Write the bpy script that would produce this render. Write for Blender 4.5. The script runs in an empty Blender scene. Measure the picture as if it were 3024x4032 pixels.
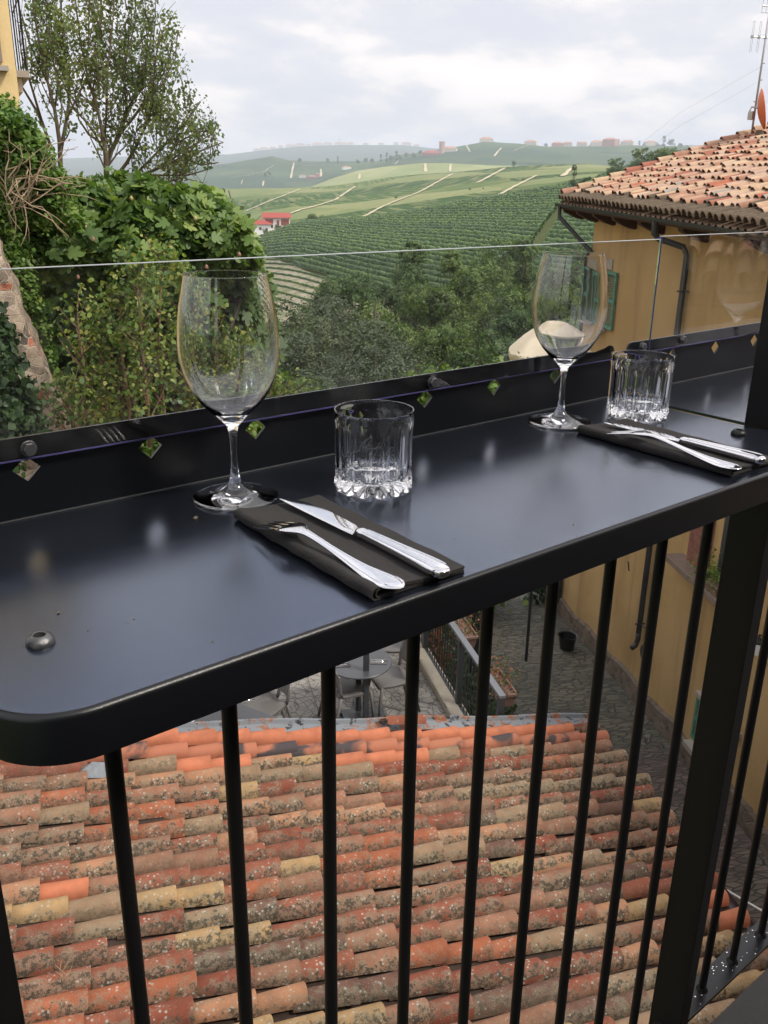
import bpy, bmesh, math, random
import numpy as np
from mathutils import Vector, Matrix
random.seed(7); RN=np.random.RandomState(11)
S=bpy.context.scene; COL=S.collection
PI=math.pi; sin=math.sin; cos=math.cos; rad=math.radians
# ------------------------------------------------------------------ camera
F=3500.; CX=1512.; CY=2016.
def nrm(v): v=np.asarray(v,float); return v/np.linalg.norm(v)
_up=-nrm([1375-CX,-(11420-CY),-F])
_X=np.array([6150-CX,-(762-CY),-F]); _X=nrm(_X-_up*_X.dot(_up)); _Y=np.cross(_up,_X)
RM=np.array([_X,_Y,_up])
def ray(px,py): return nrm(RM@np.array([px-CX,-(py-CY),-F]))
def onz(px,py,z): r=ray(px,py); return r*(z/r[2])
def rho(px,py,d):            # point on the pixel's ray at horizontal distance d
    r=ray(px,py); return r*(d/math.hypot(r[0],r[1]))
def bt(px,py): r=ray(px,py); h=math.hypot(r[0],r[1]); return math.degrees(math.atan2(r[0],r[1])), r[2]/h
cd=bpy.data.cameras.new('camera'); cam=bpy.data.objects.new('camera',cd); COL.objects.link(cam)
M4=Matrix.Identity(4)
for i in range(3):
    for j in range(3): M4[i][j]=RM[i][j]
cam.matrix_world=M4
cd.sensor_fit='VERTICAL'; cd.sensor_height=24; cd.lens=24*F/4032; cd.clip_start=.02; cd.clip_end=30000
S.camera=cam
# ------------------------------------------------------------------ helpers
def tag(o,label=None,cat=None,group=None,kind=None):
    if label: o['label']=label
    if cat: o['category']=cat
    if group: o['group']=group
    if kind: o['kind']=kind
    return o
def empty(name,loc,label,cat,group=None):
    o=bpy.data.objects.new(name,None); COL.objects.link(o); o.location=Vector([float(a) for a in loc]); o.empty_display_size=.1
    return tag(o,label,cat,group)
def addobj(name,me,parent=None,loc=None):
    o=bpy.data.objects.new(name,me); COL.objects.link(o)
    if loc is not None: o.location=Vector([float(a) for a in loc])
    if parent is not None: o.parent=parent
    return o
def wl(o):
    p=np.zeros(3)
    while o is not None: p=p+np.array(o.location); o=o.parent
    return p
def copy_tree(o,parent=None):
    c=o.copy(); COL.objects.link(c); c.parent=parent
    for ch in list(o.children): copy_tree(ch,c)
    return c
class MB:
    def __init__(s,org=(0,0,0)): s.v=[]; s.f=[]; s.a=[]; s.m=[]; s.org=np.asarray(org,float)
    def add(s,V,Fc,a=0.,m=0):
        b=len(s.v); s.v.extend([tuple(p) for p in V]); s.f.extend([tuple(i+b for i in f) for f in Fc]); s.a.extend([a]*len(Fc)); s.m.extend([m]*len(Fc))
        return s
    def box(s,c,sz,ax=None,a=0.,m=0):
        c=np.asarray(c,float); h=np.asarray(sz,float)/2
        A=np.eye(3) if ax is None else np.asarray(ax,float)
        V=[c+A[0]*h[0]*x+A[1]*h[1]*y+A[2]*h[2]*z for x in(-1,1) for y in(-1,1) for z in(-1,1)]
        return s.add(V,[(0,1,3,2),(4,6,7,5),(0,4,5,1),(2,3,7,6),(0,2,6,4),(1,5,7,3)],a,m)
    def tube(s,P,R,n=8,cap=True,a=0.,m=0,flat=1.):
        P=[np.asarray(p,float) for p in P]
        if not hasattr(R,'__len__'): R=[R]*len(P)
        V=[];Fc=[]; prev=None
        for i,p in enumerate(P):
            t=P[min(i+1,len(P)-1)]-P[max(i-1,0)]; t=nrm(t) if np.linalg.norm(t)>1e-9 else np.array([0,0,1.])
            if prev is None: u=np.cross(t,[0,0,1.] if abs(t[2])<.9 else [1.,0,0])
            else: u=prev-t*prev.dot(t)
            u=nrm(u); prev=u; w=np.cross(t,u)
            for k in range(n):
                q=2*PI*k/n; V.append(p+(u*cos(q)+w*sin(q)*flat)*R[i])
        for i in range(len(P)-1):
            for k in range(n):
                k2=(k+1)%n; Fc.append((i*n+k,i*n+k2,(i+1)*n+k2,(i+1)*n+k))
        if cap: Fc.append(tuple(range(n))[::-1]); Fc.append(tuple((len(P)-1)*n+k for k in range(n)))
        return s.add(V,Fc,a,m)
    def lathe(s,prof,n=32,c=(0,0,0),closed=False,a=0.,m=0,rf=None):
        V=[];Fc=[];c=np.asarray(c,float); N=len(prof)
        for i,(r,z) in enumerate(prof):
            for k in range(n):
                q=2*PI*k/n; rr=r if rf is None else rf(i,r,q)
                zz=z
                if isinstance(rr,tuple): rr,zz=rr
                V.append(c+np.array([rr*cos(q),rr*sin(q),zz]))
        M=N if closed else N-1
        for i in range(M):
            j=(i+1)%N
            for k in range(n):
                k2=(k+1)%n; Fc.append((i*n+k,i*n+k2,j*n+k2,j*n+k))
        if not closed:
            Fc.append(tuple(range(n))[::-1]); Fc.append(tuple((N-1)*n+k for k in range(n)))
        return s.add(V,Fc,a,m)
    def loft(s,secs,cap=True,a=0.,m=0):
        n=len(secs[0]); V=[p for sc in secs for p in sc]; Fc=[]
        for i in range(len(secs)-1):
            for k in range(n):
                k2=(k+1)%n; Fc.append((i*n+k,i*n+k2,(i+1)*n+k2,(i+1)*n+k))
        if cap: Fc.append(tuple(range(n))[::-1]); Fc.append(tuple((len(secs)-1)*n+k for k in range(n)))
        return s.add(V,Fc,a,m)
    def prism(s,poly,d,a=0.,m=0):
        d=np.asarray(d,float); P=[np.asarray(p,float) for p in poly]; n=len(P)
        V=P+[p+d for p in P]; Fc=[tuple(range(n))[::-1],tuple(range(n,2*n))]+[(k,(k+1)%n,(k+1)%n+n,k+n) for k in range(n)]
        return s.add(V,Fc,a,m)
    def build(s,name,mat,parent=None,smooth=False,bevel=0,fix=True,sharp=None,bseg=2):
        me=bpy.data.meshes.new(name); org=wl(parent) if parent is not None else s.org
        me.from_pydata([tuple(np.asarray(p,float)-org) for p in s.v],[],s.f)
        at=me.attributes.new('v','FLOAT','FACE'); at.data.foreach_set('value',[float(x) for x in s.a])
        mats=mat if isinstance(mat,(list,tuple)) else [mat]
        for q in mats: me.materials.append(q)
        if len(mats)>1: me.polygons.foreach_set('material_index',s.m)
        if fix or bevel:
            bm=bmesh.new(); bm.from_mesh(me)
            if fix: bmesh.ops.recalc_face_normals(bm,faces=bm.faces)
            if bevel: bmesh.ops.bevel(bm,geom=[e for e in bm.edges if len(e.link_faces)==2 and e.calc_face_angle(0)>.6],offset=bevel,segments=bseg,profile=.5,affect='EDGES',clamp_overlap=True)
            bm.to_mesh(me); bm.free()
        if smooth:
            me.shade_smooth()
            if sharp: me.set_sharp_from_angle(angle=rad(sharp))
        me.update()
        return addobj(name,me,parent,None if parent is not None else tuple(org))
def fast(name,V,faces,mat,parent=None,attr=None,loc=None,smooth=False):
    """V (N,3); faces: (M,k) int array ; attr (M,)"""
    if parent is not None: V=np.asarray(V)-wl(parent)
    elif loc is not None: V=np.asarray(V)-np.asarray(loc)
    me=bpy.data.meshes.new(name); V=np.ascontiguousarray(V,dtype=np.float32); faces=np.ascontiguousarray(faces,dtype=np.int32)
    M,k=faces.shape
    me.vertices.add(len(V)); me.vertices.foreach_set('co',V.ravel())
    me.loops.add(M*k); me.loops.foreach_set('vertex_index',faces.ravel())
    me.polygons.add(M); me.polygons.foreach_set('loop_start',np.arange(0,M*k,k,dtype=np.int32)); me.polygons.foreach_set('loop_total',np.full(M,k,dtype=np.int32))
    me.update(calc_edges=True)
    if attr is not None:
        at=me.attributes.new('v','FLOAT','FACE'); at.data.foreach_set('value',np.ascontiguousarray(attr,dtype=np.float32))
    for q in (mat if isinstance(mat,(list,tuple)) else [mat]): me.materials.append(q)
    if smooth: me.shade_smooth()
    me.validate()
    return addobj(name,me,parent,loc)
# ------------------------------------------------------------------ node helpers
class NT:
    def __init__(s,name,world=None):
        if world: s.t=world.node_tree
        else:
            s.mat=bpy.data.materials.new(name); s.mat.use_nodes=True; s.t=s.mat.node_tree
        s.t.nodes.clear(); s.n=s.t.nodes; s.l=s.t.links
    def N(s,typ,props={},**inp):
        n=s.n.new(typ)
        for k,v in props.items(): setattr(n,k,v)
        for k,v in inp.items(): s.set(n,k.replace('_',' '),v)
        return n
    def set(s,n,k,v):
        sock=n.inputs[int(k)] if k.isdigit() else n.inputs[k]
        s.put(sock,v)
    def put(s,sock,v):
        if isinstance(v,bpy.types.NodeSocket): s.l.new(v,sock)
        elif isinstance(v,bpy.types.Node): s.l.new(v.outputs[0],sock)
        else:
            if hasattr(sock.default_value,'__len__') and not hasattr(v,'__len__'): v=(v,)*len(sock.default_value)
            if hasattr(sock.default_value,'__len__') and len(sock.default_value)==4 and len(v)==3: v=(*v,1)
            sock.default_value=v
    def math(s,op,a,b=0.,clamp=False):
        n=s.n.new('ShaderNodeMath'); n.operation=op; n.use_clamp=clamp; s.put(n.inputs[0],a); s.put(n.inputs[1],b); return n.outputs[0]
    def vmath(s,op,a,b=(0,0,0)):
        n=s.n.new('ShaderNodeVectorMath'); n.operation=op; s.put(n.inputs[0],a); s.put(n.inputs[1],b); return n
    def mix(s,f,a,b,blend='MIX'):
        n=s.n.new('ShaderNodeMix'); n.data_type='RGBA'; n.blend_type=blend; s.put(n.inputs[0],f); s.put(n.inputs[6],a); s.put(n.inputs[7],b); return n.outputs[2]
    def noise(s,scale,vec=None,detail=3,rough=.55,dist=0.):
        n=s.n.new('ShaderNodeTexNoise'); n.inputs['Scale'].default_value=scale; n.inputs['Detail'].default_value=detail; n.inputs['Roughness'].default_value=rough; n.inputs['Distortion'].default_value=dist
        s.l.new(vec or s.pos(),n.inputs['Vector']); return n.outputs['Fac']
    def voro(s,scale,vec=None,feature='F1',out='Distance',rnd=1.):
        n=s.n.new('ShaderNodeTexVoronoi'); n.feature=feature; n.inputs['Scale'].default_value=scale; n.inputs['Randomness'].default_value=rnd
        s.l.new(vec or s.pos(),n.inputs['Vector']); return n.outputs[out]
    def pos(s):
        if not hasattr(s,'_p'): s._p=s.n.new('ShaderNodeNewGeometry').outputs['Position']
        return s._p
    def obj(s):
        if not hasattr(s,'_o'): s._o=s.n.new('ShaderNodeTexCoord').outputs['Object']
        return s._o
    def attr(s,nm='v'):
        n=s.n.new('ShaderNodeAttribute'); n.attribute_name=nm; return n.outputs['Fac']
    def ramp(s,f,stops,interp='LINEAR'):
        n=s.n.new('ShaderNodeValToRGB'); e=n.color_ramp; e.interpolation=interp
        while len(e.elements)<len(stops): e.elements.new(.5)
        for q,(p,c) in zip(e.elements,stops): q.position=p; q.color=(*c,1) if len(c)==3 else c
        s.put(n.inputs[0],f); return n.outputs[0]
    def step(s,f,a,b):   # smooth mask
        n=s.n.new('ShaderNodeMapRange'); n.interpolation_type='SMOOTHSTEP'; s.put(n.inputs[0],f); n.inputs[1].default_value=a; n.inputs[2].default_value=b; return n.outputs[0]
    def bump(s,h,st=.3,d=.01):
        n=s.n.new('ShaderNodeBump'); n.inputs['Strength'].default_value=st; n.inputs['Distance'].default_value=d; s.put(n.inputs['Height'],h); return n.outputs[0]
    def out(s,sh): 
        o=s.n.new('ShaderNodeOutputMaterial'); s.l.new(sh,o.inputs[0]); return s.mat
    def pbr(s,col,rough=.6,normal=None,**kw):
        n=s.n.new('ShaderNodeBsdfPrincipled'); s.put(n.inputs['Base Color'],col); s.put(n.inputs['Roughness'],rough)
        if normal is not None: s.l.new(normal,n.inputs['Normal'])
        for k,v in kw.items(): s.put(n.inputs[k.replace('_',' ')],v)
        return n.outputs[0]
def simple(name,col,rough=.6,noise=0.,nscale=8,bump=0.,**kw):
    t=NT(name); c=col
    if noise:
        f=t.noise(nscale,t.obj(),4); c=t.mix(f,tuple(x*(1-noise) for x in col),tuple(min(1,x*(1+noise)) for x in col))
    nn=t.bump(t.noise(nscale*4,t.obj(),4),bump,.005) if bump else None
    return t.out(t.pbr(c,rough,nn,**kw))
# ------------------------------------------------------------------ materials
def m_metal():
    t=NT('powder_coat'); n=t.noise(900,t.obj(),2); d=t.noise(14,t.obj(),5,.6)
    r=t.math('MULTIPLY_ADD',d,.12); t.n[-1].inputs[2].default_value=.15
    b=t.bump(n,.10,.0003)
    sp=t.step(t.voro(75,t.obj()),.045,.025)
    ln=t.noise(40,t.vmath('MULTIPLY',t.obj(),(1,.12,1)).outputs[0],4,.7)
    r2=t.math('MULTIPLY_ADD',t.step(ln,.62,.75),.06); t.put(t.n[-1].inputs[2],r)
    return t.out(t.pbr(t.mix(sp,(.082,.099,.140),(.17,.17,.17)),r2,b,Metallic=.93))
METAL=m_metal()
METAL2=simple('powder_coat_lip',(.004,.0045,.006),.30,.2,300,.08,Specular_IOR_Level=.38)
def m_dark():
    t=NT('dark_steel'); n=t.noise(500,t.obj(),3)
    return t.out(t.pbr(t.mix(t.noise(6,t.obj()),(.0035,.0035,.004),(.008,.0075,.0075)),.42,t.bump(n,.3,.0006),Specular_IOR_Level=.3))
DARK=m_dark()
BROWNB=simple('deck_steel',(.02,.018,.016),.55,.3,60,.4)
FILM=simple('panel_edge_film',(.055,.05,.15),.35,.6,60)
CLEARED=simple('panel_cut_edge',(.42,.45,.46),.25,.2,200)
BOLT=simple('bolt_steel',(.12,.12,.12),.35,.3,200,.2,Metallic=.8)
SILVER=simple('polished_steel',(.60,.60,.62),.09,.03,60,0,Metallic=1.)
def m_glass(name,ior=1.5,rough=0.,col=(1,1,1)):
    t=NT(name); n=t.n.new('ShaderNodeBsdfGlass'); n.inputs['IOR'].default_value=ior; n.inputs['Roughness'].default_value=rough; t.put(n.inputs['Color'],col); return t.out(n.outputs[0])
GLASS=m_glass('clear_glass',1.5)
def m_acryl():
    t=NT('clear_acrylic'); n=t.n.new('ShaderNodeBsdfGlass'); n.inputs['IOR'].default_value=1.49; t.put(n.inputs['Color'],(.965,.97,.97))
    dn=t.n.new('ShaderNodeBsdfDiffuse'); t.put(dn.inputs['Color'],(.6,.6,.58))
    dust=t.step(t.voro(210,t.obj()),.07,.03); v=t.step(t.noise(9,t.obj(),5,.65),.5,.85)
    fac=t.math('MULTIPLY_ADD',dust,.35); t.put(t.n[-1].inputs[2],t.math('MULTIPLY',v,.05))
    mx=t.n.new('ShaderNodeMixShader'); t.put(mx.inputs[0],fac); t.l.new(n.outputs[0],mx.inputs[1]); t.l.new(dn.outputs[0],mx.inputs[2])
    return t.out(mx.outputs[0])
ACRYL=m_acryl()
def m_napkin():
    t=NT('napkin_paper_cloth'); a=t.n.new('ShaderNodeTexWave'); a.wave_type='BANDS'; a.bands_direction='X'; a.inputs['Scale'].default_value=260; t.l.new(t.obj(),a.inputs[0])
    b=t.n.new('ShaderNodeTexWave'); b.wave_type='BANDS'; b.bands_direction='Y'; b.inputs['Scale'].default_value=260; t.l.new(t.obj(),b.inputs[0])
    h=t.math('ADD',t.math('MULTIPLY',a.outputs['Fac'],b.outputs['Fac']),t.noise(300,t.obj(),3))
    c=t.mix(t.noise(500,t.obj(),2),(.012,.011,.011),(.036,.033,.032))
    return t.out(t.pbr(c,.95,t.bump(h,.6,.0006),Specular_IOR_Level=.2,Sheen_Weight=.06))
NAPKIN=m_napkin()
GQ=(0,0,1); GO=0.
def m_tiles(name,fresh=False,light=1.,sc=1.):
    t=NT(name); v=t.attr()
    if fresh: pal=[(0,(.36,.20,.14)),(.14,(.43,.28,.20)),(.36,(.47,.33,.23)),(.54,(.52,.38,.26)),(.70,(.34,.14,.10)),(.79,(.46,.33,.26)),(.90,(.34,.31,.27)),(.97,(.40,.15,.09))]
    else: pal=[(0,(.30,.095,.06)),(.12,(.40,.205,.135)),(.25,(.34,.18,.12)),(.38,(.52,.35,.18)),(.49,(.34,.12,.075)),(.62,(.38,.26,.17)),(.73,(.20,.11,.085)),(.82,(.52,.27,.16)),(.91,(.44,.15,.08))]
    base=t.ramp(v,pal,'CONSTANT')
    off=t.vmath('ADD',t.pos(),(0,0,0)); cv=t.n.new('ShaderNodeCombineXYZ'); t.l.new(v,cv.inputs[0]); o2=t.vmath('SCALE',cv.outputs[0]); o2.inputs['Scale'].default_value=37.; t.put(off.inputs[1],o2.outputs[0]); P=off.outputs[0]
    base=t.mix(t.noise(7*sc,P,4),tuple([.72]*3),tuple([1.25]*3),'MIX') and t.mix(1.,base,t.mix(t.noise(7*sc,P,5,.65),(.30,.30,.30) if not fresh else (.5,.49,.47),(.98,.93,.86) if not fresh else (1.3,1.25,1.2)),'MULTIPLY')
    if not fresh:
        clean=t.math('GREATER_THAN',v,.955)
        amt=t.math('MULTIPLY',t.math('SUBTRACT',1.,clean),t.step(t.math('FRACT',t.math('MULTIPLY',v,41.3)),-.25,.4))
        dq=t.n.new('ShaderNodeVectorMath'); dq.operation='DOT_PRODUCT'; t.l.new(t.pos(),dq.inputs[0]); dq.inputs[1].default_value=GQ
        fr=t.math('FRACT',t.math('DIVIDE',t.math('SUBTRACT',dq.outputs['Value'],GO),.192))       # 0 lower flank .. 1 upper flank of each row
        flank=t.step(fr,.62,.12)
        li=t.math('MULTIPLY',t.step(t.math('ADD',t.noise(13,P,7,.75),t.math('MULTIPLY',flank,.16)),.52,.66),amt)
        base=t.mix(t.math('MULTIPLY',li,.52),base,t.mix(t.noise(30,P,4),(.13,.125,.085),(.30,.285,.21)))
        bl=t.math('MULTIPLY',t.step(t.math('ADD',t.noise(26,P,8,.8),t.math('MULTIPLY',flank,.15)),.62,.68),amt)
        base=t.mix(t.math('MULTIPLY',bl,.8),base,(.035,.030,.022))
        br=t.math('MULTIPLY',t.step(t.noise(4.5,P,4,.6),.5,.75),amt); base=t.mix(t.math('MULTIPLY',br,.35),base,(.14,.11,.07))
        gl=t.math('MULTIPLY',t.step(t.voro(30,P),.30,.2),t.step(t.noise(7,P,3),.47,.56))
        base=t.mix(t.math('MULTIPLY',t.math('MULTIPLY',gl,amt),.7),base,(.36,.37,.32))
        sp=t.math('MULTIPLY',t.step(t.voro(80,P),.2,.1),t.step(t.noise(9,P,3),.42,.55))
        base=t.mix(t.math('MULTIPLY',sp,.45),base,(.6,.58,.5))
    else:
        bl=t.step(t.noise(5,P,6,.75),.60,.72); base=t.mix(t.math('MULTIPLY',bl,.6),base,(.08,.07,.055))
    h=t.noise(60*sc,P,6,.7)
    return t.out(t.pbr(base,.9,t.bump(h,.6,.006),Specular_IOR_Level=.25))
TILES2=m_tiles('pale_barrel_tiles',True)  # paler, pinker palette for the house roof
TILENEW=simple('new_orange_tile',(.42,.14,.07),.85,.5,7,.4)
def m_scorch():
    t=NT('scorched_new_tile'); f=t.step(t.noise(3.2,t.pos(),3,.5,.4),.45,.58)
    return t.out(t.pbr(t.mix(f,(.36,.13,.07),(.05,.04,.042)),.8,t.bump(t.noise(60,t.pos(),5),.4,.004)))
SCORCH=m_scorch()
MOSSY=simple('mossy_eave_tiles',(.09,.065,.04),.95,.75,14,.6)
TILEEND=simple('shaded_tile_underside',(.045,.028,.02),.95,.6,20,.5)  # dark colour carries the shade of row gaps and tile mouths
MOSSEND=simple('mossy_tile_ends',(.045,.035,.022),.95,.6,9,.5)
def m_flash():
    t=NT('rusted_flashing'); f=t.noise(5,t.pos(),6,.7); g=t.noise(9,t.vmath('ADD',t.pos(),(3,7,1)).outputs[0],6,.7)
    c=t.mix(t.step(f,.52,.58),(.17,.19,.21),(.23,.085,.035)); c=t.mix(t.step(g,.55,.60),c,(.018,.018,.02)); return t.out(t.pbr(c,.6,t.bump(g,.4,.005)))
FLASH=m_flash()
def m_stucco(name,c1,c2,c3,sc=.6):
    t=NT(name); f=t.noise(sc,t.pos(),6,.6); v=t.vmath('MULTIPLY',t.pos(),(1.2,1.2,.12)).outputs[0]; g=t.noise(1.4,v,5,.6)
    c=t.mix(t.step(f,.3,.7),c1,c2); c=t.mix(t.math('MULTIPLY',t.step(g,.5,.72),.55),c,c3)
    return t.out(t.pbr(c,.9,t.bump(t.noise(14,t.pos(),6,.7),.35,.02),Specular_IOR_Level=.2))
OCHRE=m_stucco('ochre_stucco',(.41,.275,.125),(.50,.35,.17),(.26,.17,.085))
OCHRE2=m_stucco('pale_ochre_stucco',(.66,.50,.25),(.70,.53,.28),(.60,.45,.22))
def m_stone(name,base1,base2,mort,scale=3.,brick=0.):
    t=NT(name); P=t.vmath('MULTIPLY',t.pos(),(1,1,1.5)).outputs[0]
    d=t.voro(scale,P,'DISTANCE_TO_EDGE'); cell=t.n.new('ShaderNodeTexVoronoi'); cell.inputs['Scale'].default_value=scale; t.l.new(P,cell.inputs['Vector'])
    sep=t.n.new('ShaderNodeSeparateColor'); t.l.new(cell.outputs['Color'],sep.inputs[0])
    c=t.mix(sep.outputs[0],base1,base2)
    if brick: c=t.mix(t.math('GREATER_THAN',sep.outputs[1],1-brick),c,(.36,.11,.06))
    c=t.mix(t.math('MULTIPLY',t.step(t.noise(scale*1.2,t.pos(),5,.7),.45,.72),.8),c,mort); m=t.step(t.math('ADD',d,t.math('MULTIPLY',t.noise(scale*6,t.pos(),4),.05)),.03,.085)
    c=t.mix(m,mort,c); return t.out(t.pbr(c,.95,t.bump(t.math('ADD',m,t.noise(scale*8,t.pos(),5)),.6,.03)))
STONE=m_stone('rubble_stone',(.07,.055,.042),(.34,.26,.19),(.44,.36,.27),9.,.06)
PLINTH=m_stone('stone_plinth',(.10,.075,.055),(.20,.15,.115),(.17,.15,.12),5.)
def m_street():
    t=NT('cobbled_street'); P=t.vmath('MULTIPLY',t.pos(),(1,1,0)).outputs[0]
    rot=t.n.new('ShaderNodeVectorRotate'); rot.rotation_type='Z_AXIS'; t.l.new(P,rot.inputs['Vector']); rot.inputs['Angle'].default_value=rad(31)
    Q=t.vmath('MULTIPLY',rot.outputs[0],(1,2.6,1)).outputs[0]
    d=t.voro(4.2,Q,'DISTANCE_TO_EDGE'); cc=t.n.new('ShaderNodeTexVoronoi'); cc.inputs['Scale'].default_value=4.2; t.l.new(Q,cc.inputs['Vector']); sep=t.n.new('ShaderNodeSeparateColor'); t.l.new(cc.outputs['Color'],sep.inputs[0])
    # down the alley the paving is rough slate on edge; near it is square purple porphyry setts
    ds=t.n.new('ShaderNodeVectorMath'); ds.operation='DOT_PRODUCT'; t.l.new(P,ds.inputs[0]); ds.inputs[1].default_value=(sin(rad(31)),cos(rad(31)),0)
    near=t.step(t.math('ADD',ds.outputs['Value'],t.math('MULTIPLY',t.noise(.8,P),.8)),13.2,12.4)
    a=t.mix(sep.outputs[0],(.060,.062,.050),(.135,.13,.10)); b=t.mix(sep.outputs[1],(.075,.055,.052),(.15,.11,.10))
    c=t.mix(near,a,b); c=t.mix(t.math('MULTIPLY',t.step(t.noise(.55,P,5,.6),.48,.62),.55),c,(.17,.155,.115))
    m=t.step(d,.02,.09); c=t.mix(m,(.055,.055,.045),c)
    return t.out(t.pbr(c,.75,t.bump(t.math('ADD',m,t.math('MULTIPLY',t.noise(22,P,4),.5)),.8,.03)))
STREET=m_street()
def m_terrace():
    t=NT('fan_pattern_paving')
    P=t.pos(); r=t.n.new('ShaderNodeVectorRotate'); r.rotation_type='Z_AXIS'; t.l.new(P,r.inputs['Vector']); r.inputs['Angle'].default_value=rad(24.5); P=r.outputs[0]
    def cell(off,sz=1.1):
        a=t.vmath('ADD',P,off).outputs[0]; mo=t.n.new('ShaderNodeVectorMath'); mo.operation='MODULO'; t.put(mo.inputs[0],t.vmath('ADD',a,(100*sz,100*sz,0)).outputs[0]); mo.inputs[1].default_value=(sz,sz,1000)
        b=t.vmath('MULTIPLY',t.vmath('SUBTRACT',mo.outputs[0],(sz/2,0,0)).outputs[0],(1,1,0)).outputs[0]; ln=t.n.new('ShaderNodeVectorMath'); ln.operation='LENGTH'; t.l.new(b,ln.inputs[0]); return ln.outputs['Value'],b
    la,ba=cell((0,0,0)); lb,bb=cell((.55,.55,0)); use=t.math('LESS_THAN',la,.56); L=t.math('ADD',t.math('MULTIPLY',use,la),t.math('MULTIPLY',t.math('SUBTRACT',1.,use),lb))
    ring=t.math('ABSOLUTE',t.math('SUBTRACT',t.math('FRACT',t.math('MULTIPLY',L,10.5)),.5))
    m=t.step(ring,.5,.40)
    d=t.voro(9,P,'DISTANCE_TO_EDGE'); m=t.math('MULTIPLY',m,t.step(d,.015,.06))
    sep=t.n.new('ShaderNodeSeparateXYZ'); t.l.new(P,sep.inputs[0])
    for k in (0,1):
        g=t.math('ABSOLUTE',t.math('SUBTRACT',t.math('FRACT',t.math('MULTIPLY',sep.outputs[k],1.25)),.5)); m=t.math('MULTIPLY',m,t.step(g,.498,.484))
    c=t.mix(t.noise(1.5,P,5),(.20,.19,.175),(.29,.28,.26)); c=t.mix(m,(.085,.08,.075),c)
    return t.out(t.pbr(c,.7,t.bump(m,.4,.004)))
TERR=m_terrace()
def m_leaf(name,cols,rough=.5,trans=.35,spec=.4):
    t=NT(name); v=t.attr(); n=len(cols); c=t.ramp(v,[((i+.5)/n,q) for i,q in enumerate(cols)]); oi=t.n.new('ShaderNodeObjectInfo'); c=t.mix(oi.outputs['Random'],t.mix(1.,c,(.78,.80,.85),'MULTIPLY'),t.mix(1.,c,(1.3,1.2,1.0),'MULTIPLY'))
    p=t.pbr(c,rough,None,Specular_IOR_Level=spec); tr=t.n.new('ShaderNodeBsdfTranslucent'); t.l.new(t.mix(1.,c,(1.15,1.25,.6),'MULTIPLY'),tr.inputs[0])
    mx=t.n.new('ShaderNodeMixShader'); mx.inputs[0].default_value=trans; t.l.new(p,mx.inputs[1]); t.l.new(tr.outputs[0],mx.inputs[2]); return t.out(mx.outputs[0])
L_FIG=m_leaf('fig_leaves',[(.05,.10,.032),(.08,.15,.045),(.12,.20,.055),(.21,.29,.09)],.5)
L_IVY=m_leaf('creeper_leaves',[(.06,.13,.02),(.11,.21,.03),(.18,.30,.05),(.28,.36,.10)],.5)
L_DIVY=m_leaf('dark_ivy_leaves',[(.022,.048,.018),(.04,.08,.028),(.06,.115,.038)],.4)
L_PEAR=m_leaf('sapling_leaves',[(.06,.12,.03),(.10,.18,.04),(.16,.24,.06),(.28,.31,.09)],.5)
L_POP=m_leaf('sparse_tree_leaves',[(.08,.12,.065),(.12,.17,.085),(.16,.22,.11),(.25,.27,.12)],.6,.5,.2)
L_WOOD=m_leaf('woodland_leaves',[(.038,.065,.024),(.072,.115,.036),(.11,.175,.05),(.16,.23,.07)],.6,.3)
L_VINE=m_leaf('vine_leaves',[(.03,.07,.018),(.06,.12,.028),(.10,.175,.04)],.6,.15)
L_GER=m_leaf('planter_leaves',[(.05,.08,.02),(.10,.14,.035),(.26,.13,.06),(.30,.10,.06)],.5)
BARK=simple('grey_bark',(.10,.08,.06),.95,.4,12,.6); TWIG=simple('dry_twigs',(.32,.24,.15),.9,.3,8,.3); BARK2=simple('sapling_bark',(.19,.12,.07),.9,.3,8,.3)
GREYPL=simple('grey_moulded_plastic',(.11,.105,.10),.5,.15,6); TABLEG=simple('anthracite_table_laminate',(.055,.058,.065),.35,.15,6); IRONR=simple('terrace_iron',(.035,.04,.045),.45,.3,8,.1)
ZINC=simple('dark_zinc',(.045,.048,.05),.45,.35,5,.2,Metallic=.3); WOODB=simple('dark_rafter_wood',(.07,.035,.022),.8,.5,5,.5)
GREENP=simple('green_shutter_paint',(.08,.235,.17),.6,.2,9,.2); GREYSH=simple('grey_brown_shutter',(.22,.17,.14),.7,.2,9,.2)
STONEW=simple('dressed_stone',(.33,.30,.26),.9,.3,5,.4); KERB=simple('kerb_stone',(.38,.35,.29),.9,.3,4,.4)
CANVAS=simple('cream_canvas',(.72,.63,.48),.85,.15,3,.2); TERRAC=simple('terracotta_plastic',(.22,.14,.11),.7,.2,4); WHITEP=simple('white_paint',(.75,.75,.73),.5,.06,4)
BLACKP=simple('black_plastic',(.015,.016,.018),.4,.2,5); SOIL=simple('potting_soil',(.06,.04,.028),.95,.4,30,.5); ORANGEP=simple('orange_dish_paint',(.55,.13,.04),.5,.2,4); ALU=simple('aluminium',(.42,.43,.45),.4,.15,5,0,Metallic=.7)
REDR=simple('red_roof_tiles',(.30,.055,.04),.8,.2,.5); PINKR=simple('faded_roof_tiles',(.42,.20,.13),.85,.2,.2); CREAMW=simple('cream_render',(.62,.56,.46),.9,.12,.2); BRICKW=simple('red_brick_wall',(.33,.11,.075),.9,.2,.5); WIN=simple('dark_window',(.04,.045,.05),.3,.2,.5); WHITEW=simple('white_render',(.78,.76,.73),.9,.05,.3)
PATHM=simple('dry_track',(.46,.40,.25),.95,.2,.05); FOIL=simple('crumpled_foil',(.22,.235,.25),.4,.4,30,.3,Metallic=.4)
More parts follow.
